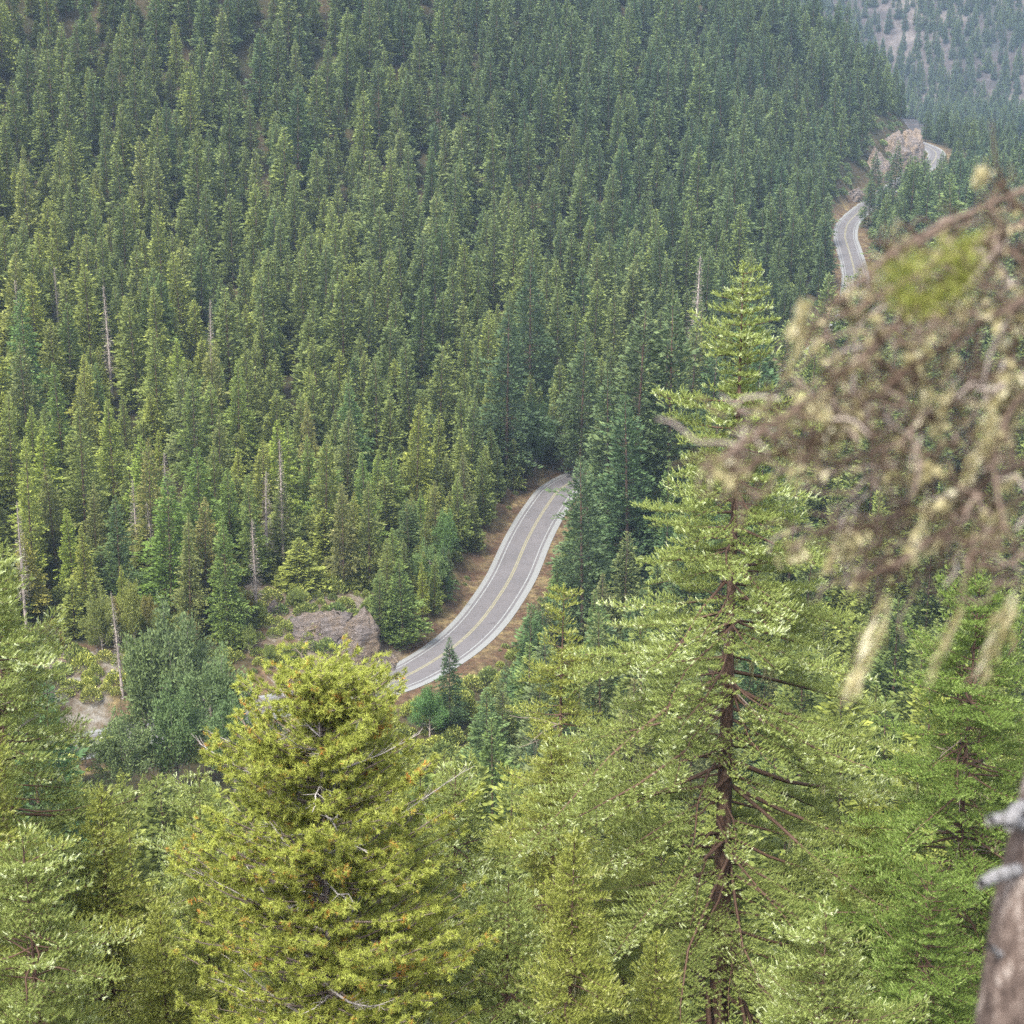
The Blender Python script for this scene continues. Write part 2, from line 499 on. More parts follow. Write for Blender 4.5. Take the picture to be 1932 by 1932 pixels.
# ------------------------------------------------------------------ rock
m, nt, N, L, b = mat('layered_rock')
tc = N.new('ShaderNodeTexCoord')
mp = N.new('ShaderNodeMapping'); mp.inputs['Rotation'].default_value = (.5, .35, .2); mp.inputs['Scale'].default_value = (1.4, 1.4, 4.5)
L.new(tc.outputs['Object'], mp.inputs[0])
n1 = noise(N, L, .35, 9, .78, mp.outputs[0]); n2 = noise(N, L, .16, 6, .7, tc.outputs['Object'])
r1 = ramp(N, [(.32, (.05, .04, .035)), (.46, (.16, .135, .12)), (.58, (.26, .225, .205)), (.72, (.36, .32, .29))]); L.new(n1.outputs[0], r1.inputs[0])
r2 = ramp(N, [(.42, (.95, .95, 1.0)), (.6, (1.1, .95, .72)), (.75, (.7, .75, .5))]); L.new(n2.outputs[0], r2.inputs[0])
L.new(mixc(N, L, 1, r1.outputs[0], r2.outputs[0], 'MULTIPLY'), b.inputs['Base Color']); b.inputs['Roughness'].default_value = .95
bp = N.new('ShaderNodeBump'); bp.inputs['Strength'].default_value = 1; bp.inputs['Distance'].default_value = 1.6
L.new(n1.outputs[0], bp.inputs['Height']); L.new(bp.outputs[0], b.inputs['Normal'])
M['rock'] = m

def rock(name, loc, size, seed, label, rz=0, n=72, cat='rock'):
    rg = np.random.default_rng(seed)
    u = np.linspace(0, 2 * PI, n, endpoint=False); v = np.linspace(0.02, PI / 2 + .25, n // 2)
    U, Vv = np.meshgrid(u, v)
    P = np.stack([np.cos(U) * np.sin(Vv), np.sin(U) * np.sin(Vv), np.cos(Vv)], -1)
    P = np.sign(P) * np.abs(P) ** .75
    q = P.reshape(-1, 3)
    disp = np.zeros(len(q))
    for o in range(44):
        nrm = unit(rg.normal(size=3)); off = rg.uniform(.55, 1.0)
        dd = q @ nrm - off
        q = q - np.maximum(dd, 0)[:, None] * nrm
    for f in (2.5, 5, 10, 20, 40):
        w = rg.normal(size=(3, 3)) * f
        s = np.abs(np.sin(q @ w[0] + rg.uniform(0, 6))) * np.sin(q @ w[1] + 1) + .5 * np.sin(q @ w[2])
        q = q * (1 + (.13 if f < 6 else .24) / f ** .7 * s[:, None])
    ph = q[:, 2] * 5.5 + q[:, 0] * 2.1 + .5 * np.sin(q[:, 1] * 5)
    q[:, :2] *= (1 + .10 * ((ph % 1) - .5) + .05 * ((ph * 2.7) % 1))[:, None]
    q = q * np.array(size)
    i = np.arange(n // 2 - 1)[:, None] * n; j = np.arange(n)[None]; k = (j + 1) % n
    F = np.stack([i + j, i + n + j, i + n + k, i + k], -1).reshape(-1, 4)
    mb = MB(); mb.add(q, F)
    o = link(name, mb.mesh(name, [M['rock']])); o.location = loc; o.rotation_euler = (0, 0, rz)
    return tag(o, label, cat)

def gz(x, y): return float(height(np.array([x]), np.array([y]))[0])
def rock_px(X, Y, D, size, seed, label, rz=0, sink=1.0, name='rock_outcrop'):
    p = at_depth(X, Y, D) if D else Vector(on_ground_px(X, Y))
    return rock(name, (p.x, p.y, gz(p.x, p.y) - sink), size, seed, label, rz)

rock_px(680, 1224, 0, (5.2, 5, 9.5), 3, 'grey-brown fractured rock outcrop, tallest block beside the near road bend', .5, .5)
rock_px(640, 1200, 0, (5.5, 5, 6.5), 13, 'tan rock shoulder leaning against the tallest roadside block', 1.2, .5)
rock_px(586, 1190, 0, (5, 4, 4.6), 4, 'broad pale rock ledge left of the tallest roadside block', .2, .8)
rock_px(722, 1252, 0, (3.2, 3, 3.0), 6, 'small pale boulder pile at the foot of the roadside outcrop', .9, .6)
rr0 = np.random.default_rng(19)
for q_ in range(26):
    X_ = rr0.uniform(455, 745); Y_ = np.interp(X_, [455, 600, 745], [1150, 1205, 1262]) + rr0.uniform(-28, 30)
    z_ = rr0.uniform(.7, 2.6)
    o = rock_px(X_, Y_, 0, (z_ * rr0.uniform(.8, 1.5), z_, z_ * rr0.uniform(.7, 1.3)), 40 + q_, 'loose angular block in the broken rock bank left of the near road', rr0.uniform(0, 6), .3, 'rock_block')
    o['group'] = 'loose blocks of the roadside rock bank'
rock_px(110, 1240, 0, (5, 4, 2.0), 8, 'low bleached rock beside the pale gravel patch at left', .3)
rock_px(1722, 238, 1010, (11, 9, 25), 9, 'golden brown cliff at the tip of the far spur', .3, 4, 'rock_cliff')
rock_px(1692, 262, 985, (11, 8, 18), 10, 'purple-grey rock face below the golden cliff on the far spur', .1, 3, 'rock_cliff')
rock_px(1655, 290, 945, (13, 6, 17), 11, 'reddish rock cut above the far glimpse of road', .6, 3, 'rock_cliff')
rock_px(1612, 345, 880, (14, 4, 8), 12, 'grey-purple rock cut beside the far road curve', .9, 2, 'rock_cliff')

# ------------------------------------------------------------------ conifers of the forest
def conifer(seed, H, R, kl=.62, nper=1.0, ragged=.2, crown0=.1, combined=False, droop=.28, top_pow=.72, leafm='mid', dead_tip=False):
    rg = np.random.default_rng(seed)
    crown, wood = MB(), MB()
    dz = .55
    zs = np.arange(H * crown0, H - .5, dz)
    Pn, Dn, Nn, Ln, Wn, Tn = [], [], [], [], [], []
    az0 = 0
    lob = rg.uniform(0, 2 * PI, 4)
    for z in zs:
        t = z / H
        r = R * (1 - t) ** top_pow * (0.82 + .18 * math.sin(3 * t * 9 + lob[0]))
        if t < crown0 + .12: r *= .55 + .45 * (t - crown0) / .12
        nb = max(3, int(round((4.6 + r * .5))))
        az0 += 2.4
        for b in range(nb):
            az = az0 + b * 2 * PI / nb + rg.normal() * .25
            l = r * (1 + ragged * rg.normal()) * (1 + .12 * math.sin(az * 2 + lob[1]) + .10 * math.sin(az * 3 + lob[2] + z * .5))
            l = max(l, .25)
            bt = rg.uniform(.0, 1)
            tilt = .55 * t ** 2 - droop * (1 - t) + rg.normal() * .08
            n = int(max(3, l / .125 * nper)) 
            s = rg.uniform(.12, 1.0, n) ** .6
            dh = np.array([math.cos(az), math.sin(az), 0]); sd_ = np.array([-dh[1], dh[0], 0])
            spread = (1.05 - s) * l * .42 + .12
            lat = rg.uniform(-1, 1, n)
            P = dh * (l * s)[:, None] + sd_ * (lat * spread)[:, None]
            P[:, 2] += z + l * s * tilt - .10 * l * s ** 2 - np.abs(lat) * spread * .3 + rg.normal(size=n) * .09
            D = dh * 1.0 + sd_ * (lat * .9)[:, None] + rg.normal(size=(n, 3)) * .22
            D[:, 2] += .30 + tilt * .3
            Nv = np.array([0, 0, 1.0]) + rg.normal(size=(n, 3)) * .55
            L_ = kl * rg.uniform(.6, 1.25, n) * (1.0 if t < .9 else .7)
            Pn.append(P); Dn.append(D); Nn.append(Nv); Ln.append(L_); Wn.append(L_ * rg.uniform(.32, .5, n))
            Tn.append(np.clip(.28 * bt + .34 * rg.uniform(0, 1, n) + .22 * s ** 3 + .12 * rg.random(), 0, 1))
            if l > 1.2 and rg.random() < .15:
                e = dh * l * .8 + np.array([0, 0, z + l * .8 * tilt])
                wood.tube([(0, 0, z), e], [.05, .015], 3)
    # leader
    n = 26
    zz = rg.uniform(H - 2.2, H - .1, n)
    a = rg.uniform(0, 2 * PI, n)
    Pn.append(np.stack([np.cos(a) * .05, np.sin(a) * .05, zz], 1)); Dn.append(np.stack([np.cos(a) * .5, np.sin(a) * .5, np.full(n, .8)], 1)); Nn.append(rg.normal(size=(n, 3)))
    l = .18 + (H - zz) * .22; Ln.append(l); Wn.append(l * .35); Tn.append(rg.uniform(.3, .8, n))
    kites(crown, *[np.concatenate(q) for q in (Pn, Dn, Nn, Ln, Wn, Tn)])
    wood.tube([(0, 0, -1), (0, 0, H * .3), (0, 0, H * .7), (0, 0, H - .2)], [H * .011, H * .0085, H * .004, .02], 7)
    if combined:
        crown.add(np.concatenate(wood.V), np.concatenate(wood.F4), .4, 1)
        return crown.mesh('far_conifer', [M[leafm], M['bark']])
    return crown.mesh('crown', [M[leafm]]), wood.mesh('trunk', [M['bark']])

BASE_H = 36.0
MIDS = [conifer(100 + i, BASE_H, r, kl, np_, rag, c0, droop=dr, top_pow=tp) for i, (r, kl, np_, rag, c0, dr, tp) in enumerate([
    (9.2, .80, .95, .16, .10, .20, .86), (7.8, .76, 1.1, .20, .14, .26, .76), (9.6, .82, .9, .15, .08, .12, .9),
    (6.2, .72, 1.15, .22, .16, .30, .72), (8.2, .80, .95, .18, .10, .10, .78), (8.8, .80, 1.0, .24, .12, .24, .90)])]
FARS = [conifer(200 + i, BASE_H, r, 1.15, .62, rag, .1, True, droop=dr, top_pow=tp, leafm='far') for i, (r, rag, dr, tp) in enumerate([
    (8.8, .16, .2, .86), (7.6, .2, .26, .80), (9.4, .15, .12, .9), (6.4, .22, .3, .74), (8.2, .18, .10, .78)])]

def snag_mesh(seed, H=30):
    rg = np.random.default_rng(seed)
    w = MB(); tw = MB()
    w.tube([(0, 0, -1), (.1, 0, H * .5), (.0, .1, H)], [H * .011, H * .007, .04], 6)
    n = 900
    z = rg.uniform(H * .25, H * .99, n); a = rg.uniform(0, 2 * PI, n)
    l = (.4 + 2.0 * (1 - z / H)) * rg.uniform(.4, 1.1, n)
    s = rg.uniform(.0, .6, n)
    dh = np.stack([np.cos(a), np.sin(a), np.zeros(n)], 1)
    P = dh * (l * s)[:, None]; P[:, 2] = z - .25 * l * s
    D = dh + rg.normal(size=(n, 3)) * .35; D[:, 2] -= .1
    kites(tw, P, D, rg.normal(size=(n, 3)), l * .55, .07 + .05 * rg.random(n), rg.random(n))
    return tw.mesh('dead_branches', [M['snag']]), w.mesh('trunk', [M['dead']])
SNAGS = [snag_mesh(300 + i) for i in range(3)]

def broad_mesh(seed, H=20, R=5.5):
    """multi-lobed broadleaf crown of small leaf clumps on an upswept frame"""
    rg = np.random.default_rng(seed)
    c, w = MB(), MB()
    tips = []
    w.tube([(0, 0, -1), (.1, .1, H * .3), (.0, .2, H * .6)], [.28, .2, .12], 7)
    for i in range(34):
        a = rg.uniform(0, 2 * PI); h0 = rg.uniform(.12, .6) * H
        rr = R * rg.uniform(.25, 1) ; h1 = H * (1.0 - .62 * (rr / R) ** 1.6) * rg.uniform(.72, 1)
        if h1 < h0 + 1: h1 = h0 + 1.5
        e = np.array([math.cos(a) * rr, math.sin(a) * rr, h1]); s0 = np.array([0, 0, h0])
        mid = (s0 + e) / 2 + np.array([math.cos(a), math.sin(a), -.5]) * .12 * rr
        w.tube([s0, mid, e], [.09, .05, .02], 4)
        tips.append((s0, mid, e))
    for s0, mid, e in tips:
        n = 420
        t = rg.uniform(.35, 1.05, n)[:, None]
        P = (1 - t) ** 2 * s0 + 2 * t * (1 - t) * mid + t ** 2 * e
        P = P + rg.normal(size=(n, 3)) * np.array([.62, .62, .85]) * (1.15 - .5 * t)
        P[:, 2] = np.maximum(P[:, 2], .4)
        ax = unit(e - s0)
        D = ax * .6 + rg.normal(size=(n, 3)) * .4; D[:, 2] += .35
        l = rg.uniform(.3, .62, n)
        kites(c, P, D, rg.normal(size=(n, 3)), l, l * .4, np.clip(.25 * rg.random() + .6 * rg.random(n), 0, 1))
    return c.mesh('crown', [M['broad']]), w.mesh('trunk', [M['dead']])
BROADS = [broad_mesh(400 + i, 20, r) for i, r in enumerate((5.2, 4.4, 6.0))]

def bush_mesh(seed):
    rg = np.random.default_rng(seed); c = MB()
    n = 1100
    a = rg.uniform(0, 2 * PI, n); r = rg.uniform(0, 1, n) ** .5; z = (1 - r ** 2) ** .6 * rg.uniform(.3, 1.1, n)
    P = np.stack([np.cos(a) * r, np.sin(a) * r, z * 1.1], 1)
    D = P + rg.normal(size=(n, 3)) * .4; D[:, 2] += .5
    l = rg.uniform(.14, .32, n)
    kites(c, P, D, rg.normal(size=(n, 3)), l, l * .4, rg.random(n))
    return c
# ------------------------------------------------------------------ planting
def poly_mask(polys):
    g = np.zeros((194, 194), bool)
    yy, xx = np.mgrid[0:194, 0:194] * 10.0 + 5
    for P in polys:
        ins = np.zeros_like(g)
        for (x1, y1), (x2, y2) in zip(P, P[1:] + P[:1]):
            c = ((y1 > yy) != (y2 > yy)) & (xx < (x2 - x1) * (yy - y1) / ((y2 - y1) or 1e-9) + x1)
            ins ^= c
        g |= ins
    return g
CLEAR = poly_mask([
    [(700, 1350), (700, 1290), (740, 1268), (800, 1232), (865, 1185), (895, 1110), (935, 1050), (958, 980), (998, 915), (1070, 880), (1092, 900), (1082, 960), (1050, 1040), (1030, 1100), (975, 1160), (925, 1215), (850, 1265), (780, 1335)],
    [(450, 1120), (520, 1095), (600, 1105), (690, 1100), (722, 1160), (760, 1255), (640, 1275), (540, 1260), (545, 1200), (470, 1165)],
    [(75, 1240), (215, 1240), (205, 1300), (195, 1390), (130, 1395), (105, 1310)],
    [(1572, 378), (1620, 368), (1600, 415), (1628, 452), (1614, 540), (1598, 500), (1572, 420)],
    [(1642, 262), (1690, 222), (1748, 226), (1742, 258), (1705, 296), (1665, 300)],
    [(1575, 372), (1600, 345), (1640, 300), (1655, 320), (1610, 378)],
])
SKY_X = [0, 60, 110, 200, 430, 490, 600, 740, 790, 860, 930, 985, 1060, 1130, 1300, 1932]
SKY_Y = [1120, 1180, 1330, 1440, 1440, 1330, 1300, 1310, 1420, 1400, 1290, 1170, 1120, 1075, 1120, 1120]

def hits_clear(x, y, z, H, R):
    for f in (0.15, .3, .45, .6, .72, .84, .93, 1.0):
        w = R * (1 - f) ** .8 * .6
        for s in (-1, 0, 1):
            X, Y = project(x + s * w, y, z + H * f)
            i, j = int(Y // 10), int(X // 10)
            if 0 <= i < 194 and 0 <= j < 194 and CLEAR[i, j]: return True
    return False

rng = np.random.default_rng(7)
cand = []
def scatter(x0, x1, y0, y1, s, jit=.42, sy=None):
    sy = sy or s
    X, Y = np.meshgrid(np.arange(x0, x1, s), np.arange(y0, y1, sy))
    X = X + (np.arange(X.shape[0]) % 2)[:, None] * s / 2
    X = (X + rng.uniform(-jit, jit, X.shape) * s).ravel(); Y = (Y + rng.uniform(-jit, jit, Y.shape) * sy).ravel()
    return X, Y
pieces = []
for (x0, x1, y0, y1, s) in [(-330, 330, 110, 300, 10.5), (-330, 330, 300, 430, 8.6), (-330, 330, 430, 560, 9.4), (-400, 420, 560, 900, 10.6), (-420, 520, 900, 1250, 12.5), (100, 900, 1250, 1600, 14), (200, 900, 1740, 2400, 10)]:
    pieces.append(scatter(x0, x1, y0, y1, s, sy=s * (1.15 if 290 < y0 < 1000 else 1)))
Xr, Yr = scatter(-140, 170, 255, 480, 5.0); Dr = road_sd(Xr, Yr)
kr = ((Dr > 7.8) & (Dr < 19)) | ((Dr < -8.5) & (Dr > -18) & (Yr > 300))
kr &= rng.random(len(Xr)) < .75
NROW = int(kr.sum()); pieces.append((Xr[kr], Yr[kr]))
X = np.concatenate([p[0] for p in pieces]); Y = np.concatenate([p[1] for p in pieces])
Z = height(X, Y); D = road_sd(X, Y)
ROW = np.zeros(len(X), bool); ROW[-NROW:] = True
k = (np.abs(X) < Y * .30 + 30) & ((np.abs(D) > 9.5) | ROW)
X, Y, Z, D, ROW = X[k], Y[k], Z[k], D[k], ROW[k]
mid_trees = []
for x, y, z, d, row in zip(X, Y, Z, D, ROW):
    far = y > 1700
    H = rng.uniform(24, 39)
    if rng.random() < .16: H = rng.uniform(13, 23)
    if rng.random() < .10: H *= 1.15
    if d < 0 and 380 < y < 640: H *= 1.15
    if d > 0 and y < 1400:
        H = rng.uniform(15, 27) * (1 + .16 * sstep(400, 700, y)) * rng.choice([.75, 1, 1, 1.15])
        wd = rng.uniform(1.15, 1.65)
    if 0 < d < 22: H *= .85
    if -20 < d < 0: H *= .6
    if far:
        H = rng.uniform(14, 27)
        if (wob(x, y, 2.0, 5.0) + rng.normal() * .5) < -.7: continue
    if y < 300 and d < 0:
        H = rng.uniform(18, 34)
    wd = rng.uniform(.8, 1.15)
    if d < 0 and 860 < y < 1500: H *= .55
    if row: H = rng.uniform(7, 17)
    # rather a shorter tree than one standing in front of the road
    ok = False
    for _ in range(7):
        Rr = 4.2 * wd * H / BASE_H
        hit = hits_clear(x, y, z, H, Rr)
        if not hit and y < 300:
            tx, ty = project(x, y, z + H)
            if ty < np.interp(tx, SKY_X, SKY_Y): hit = True
        if not hit: ok = True; break
        H *= .8
        if H < (3.5 if row else 7): break
    if not ok: continue
    px, py = project(x, y, z + H)
    if px < -90 or px > 2020 or py > 1950: continue
    mid_trees.append((x, y, z, H, wd, float(px), float(py), float(d)))
# what the photograph shows largest first
def seen_rank(t):
    x, y, z, H, wd, px, py, d = t
    hid = 0
    if py > 1380: hid = 900          # behind the foreground crowns
    if px > 1500 and py > 420: hid = 700
    if py < -10: hid = 500
    return y + hid - H * 2
mid_trees.sort(key=seen_rank)
N_IND = 262
ind, rest = mid_trees[:N_IND], mid_trees[N_IND:]
Xu, Yu = scatter(-400, 330, 300, 1250, 9.0); Zu = height(Xu, Yu); Du = road_sd(Xu, Yu)
for x, y, z, d in zip(Xu, Yu, Zu, Du):
    if abs(x) < y * .3 + 20 and (24 < d or d < -24):
        H = rng.uniform(5, 13)
        if not hits_clear(x, y, z, H, 2.5): rest.append((x, y, z, H, rng.uniform(1.3, 2.0), 0, 0, d))

def tree_copy(name, meshes, x, y, z, H, base, wd, rz, col=None, cn='crown'):
    s = H / base
    e = empty(name, (x, y, z - .3), rz, (s * wd, s * wd, s))
    e.rotation_euler[0] = .035 * math.sin(x * 7.1 + y); e.rotation_euler[1] = .035 * math.sin(x * 3.3 - y * 5)
    c = link(cn, meshes[0], e)
    if col is not None: c.color = (*col, 1)
    link('trunk', meshes[1], e)
    return e

TONES = [('dark blue-green', (.70, .82, .80)), ('dull grey-green', (1.15, 1.05, .98)), ('mid-green', (1.15, 1.16, .85)), ('yellow-green', (1.5, 1.36, .80)), ('deep green', (.80, .92, .68))]
def zone(px, py, d, y):
    if d < 0:
        if py > 1050: return 'on the near slope below the road'
        if px < 1380: return 'in the tall dense stand right of the road bend'
        if y > 640: return 'beside the far stretch of road'
        return 'on the valley floor behind the tallest foreground fir'
    if d < 24 and y < 460: return 'at the inner edge of the near road bend'
    if px < 460 and py > 850: return 'on the lower left slope above the pale gravel patch'
    if px < 760 and py > 850: return 'standing above the roadside rock outcrop'
    if px < 500: return 'on the left-hand hillside'
    if px < 900: return 'on the middle of the wooded hillside'
    return 'on the hillside directly above the near road bend'
rg2 = np.random.default_rng(11)
for t in ind:
    x, y, z, H, wd, px, py, d = t
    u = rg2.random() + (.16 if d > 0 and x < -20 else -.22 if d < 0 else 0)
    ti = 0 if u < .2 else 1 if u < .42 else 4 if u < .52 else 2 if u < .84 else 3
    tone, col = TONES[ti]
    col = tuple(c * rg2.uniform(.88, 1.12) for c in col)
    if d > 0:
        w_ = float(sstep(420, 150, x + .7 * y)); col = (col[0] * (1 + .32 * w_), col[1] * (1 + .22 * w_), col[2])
    vi = int(rg2.integers(len(MIDS)))
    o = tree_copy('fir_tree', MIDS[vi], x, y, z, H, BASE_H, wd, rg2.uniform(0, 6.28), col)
    size = 'short' if H < 17 else 'tall' if H > 28 else 'medium-height'
    shape = ('broad', 'narrow', 'broad', 'very slim', 'full', 'ragged')[vi]
    tag(o, f'{size} {shape} {tone} fir {zone(px, py, d, y)}', 'fir tree', 'firs of the valley forest')

# the rest of the forest: one object, instanced on points
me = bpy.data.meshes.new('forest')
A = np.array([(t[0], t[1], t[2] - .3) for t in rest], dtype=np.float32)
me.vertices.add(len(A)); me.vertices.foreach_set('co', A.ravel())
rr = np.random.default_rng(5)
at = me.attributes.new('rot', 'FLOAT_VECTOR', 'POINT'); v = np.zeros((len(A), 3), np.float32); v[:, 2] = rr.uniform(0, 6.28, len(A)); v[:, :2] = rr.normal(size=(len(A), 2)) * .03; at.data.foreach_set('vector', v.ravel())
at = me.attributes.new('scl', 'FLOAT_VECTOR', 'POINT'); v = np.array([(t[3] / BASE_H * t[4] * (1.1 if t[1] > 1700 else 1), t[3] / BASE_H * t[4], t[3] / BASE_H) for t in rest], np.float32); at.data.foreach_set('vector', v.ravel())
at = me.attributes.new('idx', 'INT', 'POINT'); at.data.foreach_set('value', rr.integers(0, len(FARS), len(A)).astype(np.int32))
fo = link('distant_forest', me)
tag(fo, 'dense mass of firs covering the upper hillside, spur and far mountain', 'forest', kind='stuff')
ng = bpy.data.node_groups.new('plant_trees', 'GeometryNodeTree')
ng.interface.new_socket('Geometry', in_out='INPUT', socket_type='NodeSocketGeometry')
ng.interface.new_socket('Geometry', in_out='OUTPUT', socket_type='NodeSocketGeometry')
gi = ng.nodes.new('NodeGroupInput'); go = ng.nodes.new('NodeGroupOutput')
iop = ng.nodes.new('GeometryNodeInstanceOnPoints'); jn = ng.nodes.new('GeometryNodeJoinGeometry')
for mm in reversed(FARS):
    po = bpy.data.objects.new('far_conifer', mm)
    oi = ng.nodes.new('GeometryNodeObjectInfo'); oi.inputs['Object'].default_value = po; oi.inputs['As Instance'].default_value = True
    ng.links.new(oi.outputs['Geometry'], jn.inputs[0])
def named(n_, ty):
    a = ng.nodes.new('GeometryNodeInputNamedAttribute'); a.data_type = ty; a.inputs['Name'].default_value = n_
    return next(o for o in a.outputs if o.enabled and o.name == 'Attribute')
ng.links.new(gi.outputs[0], iop.inputs['Points']); ng.links.new(jn.outputs[0], iop.inputs['Instance'])
iop.inputs['Pick Instance'].default_value = True
ng.links.new(named('idx', 'INT'), iop.inputs['Instance Index'])
ng.links.new(named('rot', 'FLOAT_VECTOR'), iop.inputs['Rotation'])
ng.links.new(named('scl', 'FLOAT_VECTOR'), iop.inputs['Scale'])
ng.links.new(iop.outputs[0], go.inputs[0])
md = fo.modifiers.new('plant', 'NODES'); md.node_group = ng
print('individual', len(ind), 'rest', len(rest))

def place_px(X, Ytop, Ybase, kind, meshes, base, label, cat, group=None, wd=1.0, col=None, name='fir_tree', cn='crown'):
    x, y, z = on_ground_px(X, Ybase)
    top = at_depth(X, Ytop, y)
    H = max(top.z - z, 3)
    x = at_depth(X, (Ytop + Ybase) / 2, y).x
    o = tree_copy(name, meshes, x, y, z, H, base, wd, (X * .37) % 6.28, col, cn)
    tag(o, label, cat, group)
    return o
BG = (1.0, 1.08, .95)
# thicket of broadleaf trees at lower left
for i, (X_, yt, yb, wd, col, lb) in enumerate([
    (330, 1105, 1440, 1.0, (1, 1.05, 1), 'tallest blue-green broadleaf tree in the thicket left of the rock outcrop'),
    (275, 1165, 1450, .95, (1.05, 1.1, .95), 'rounded pale green broadleaf tree at the left of the thicket by the gravel'),
    (395, 1190, 1460, 1.0, (.95, 1.05, .95), 'wide blue-green broadleaf tree at the right of the lower left thicket'),
    (330, 1265, 1500, 1.1, (.85, 1.0, .85), 'lower front broadleaf tree of the lower left thicket'),
    (440, 1290, 1510, 1.0, (.85, 1.02, .9), 'low dark broadleaf tree in front of the rock shoulder'),
    (235, 1310, 1520, 1.0, (1.05, 1.1, 1), 'small pale broadleaf tree below the brown dirt slope'),
    (160, 1368, 1450, 1.1, (1.1, 1.1, .8), 'low olive bush-tree right under the brown dirt slope'),
    (250, 1080, 1235, .8, (1.5, 1.3, .8), 'thin olive broadleaf sapling behind the left thicket'),
    (190, 1090, 1240, .8, (1.35, 1.2, .8), 'wispy brownish-green sapling just above the pale gravel patch'),
    (810, 1185 + 95, 1395, 1.2, (.8, 1.15, .85), 'round dark green broadleaf bush-tree below the road edge'),
    (845, 950, 1080, .9, (.85, 1.1, .8), 'blue-green broadleaf tree at the left verge of the road'),
    (810, 1005, 1130, 1.0, (1.0, 1.15, .9), 'pale leafy tree at the left verge, nearest the outcrop'),
    (1010, 735, 890, 1.1, (.55, .72, .62), 'dark broadleaf tree in the corner where the road vanishes'),  # crown tint darker than the other broadleaf trees
]):
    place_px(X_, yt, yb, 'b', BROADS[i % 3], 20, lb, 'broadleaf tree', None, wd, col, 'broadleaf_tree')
for X_, yt, yb, vi, wd, col, lb in [
    (848, 1195, 1385, 1, .95, (.55, .70, .66), 'small dark pointed fir standing in front of the near road'),
    (1098, 1008, 1150, 4, 1.5, (1.35, 1.4, .85), 'light green fir at the outer verge of the road bend'),
    (760, 1050, 1225, 2, 1.3, (1.1, 1.2, .75), 'bushy green fir on the bank right of the rock outcrop'),
    (715, 1070, 1200, 4, 1.2, (1.1, 1.15, .8), 'bushy green fir directly behind the rock outcrop'),
    (350, 1000, 1120, 3, 1.1, (1.7, 1.45, .75), 'slim yellowish fir, left of a pair above the thicket'),
    (375, 1010, 1120, 3, 1.0, (1.7, 1.4, .75), 'slim yellowish fir, right of a pair above the thicket'),
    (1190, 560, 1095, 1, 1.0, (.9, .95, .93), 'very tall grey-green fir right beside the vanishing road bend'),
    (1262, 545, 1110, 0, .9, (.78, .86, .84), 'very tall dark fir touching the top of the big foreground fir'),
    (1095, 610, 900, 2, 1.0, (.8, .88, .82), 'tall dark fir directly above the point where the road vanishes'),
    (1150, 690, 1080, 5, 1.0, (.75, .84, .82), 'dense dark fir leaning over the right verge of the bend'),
    (955, 570, 905, 5, 1.0, (.6, .72, .76), 'tall dark-needled fir in the gap left of the road end'),  # crown tint among the darkest of these firs
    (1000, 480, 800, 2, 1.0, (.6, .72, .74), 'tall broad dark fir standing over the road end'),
    (1652, 282, 388, 0, 1.1, (.8, .9, .85), 'dark fir at the outer edge of the far road, first right of its curve'),
    (1688, 262, 398, 2, 1.0, (.75, .85, .85), 'dark fir below the purple-grey cliff, right of the far road'),
    (1640, 330, 432, 4, 1.1, (.9, 1.0, .85), 'short green fir hiding the lower right of the far road'),
    (1715, 290, 430, 1, 1.1, (.8, .9, .85), 'grey-green fir just above the top of the blurred branch'),
    (1748, 205, 268, 3, 1.3, (.85, .95, .85), 'small fir at the foot of the golden cliff, on its right side'),
    (1772, 212, 272, 0, 1.3, (.8, .92, .88), 'small dark fir, second to the right of the golden cliff'),
    (1798, 218, 280, 2, 1.2, (.85, .95, .9), 'small broad fir, third to the right of the golden cliff'),
    (1000, 1130, 1470, 0, 1.1, (.8, 1.0, .85), 'dark fir below the road, left of the thin beige snag'),
    (920, 1290, 1560, 2, 1.2, (.95, 1.1, .95), 'grey-green fir below the outer road verge'),
]:
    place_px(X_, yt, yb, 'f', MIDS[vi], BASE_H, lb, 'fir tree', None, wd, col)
for i, (X_, yt, yb) in enumerate([(530, 825, 1000), (500, 885, 1010), (205, 535, 680), (40, 525, 640), (365, 745, 870), (310, 850, 960), (40, 940, 1110), (1308, 480, 640), (395, 560, 660), (255, 900, 1020), (110, 500, 600), (480, 975, 1100), (225, 1110, 1240), (290, 945, 1050), (640, 1000, 1110)]):
    loc = ['above the rock outcrop, the palest of all', 'thin and dark beside the palest snag', 'high on the left hillside', 'near the left edge of the hillside', 'halfway down the left hillside', 'in the middle of the lower left slope', 'at the far left above the gravel patch', 'slim, just left of the big foreground fir top', 'short and reddish on the middle hillside', 'short, over the lower left slope', 'broken, high up near the left edge', 'tangled, at the left end of the rock outcrop', 'bare, standing over the pale gravel patch', 'thin, between firs over the left thicket', 'small, on top of the rock outcrop'][i]
    if i < 14: yb += 75
    place_px(X_, yt, yb, 's', SNAGS[i % 3], 30, f'grey dead snag {loc}', 'dead tree', 'dead snags among the firs', 1.3 + .4 * (i % 2), None, 'dead_tree', 'dead_branches')

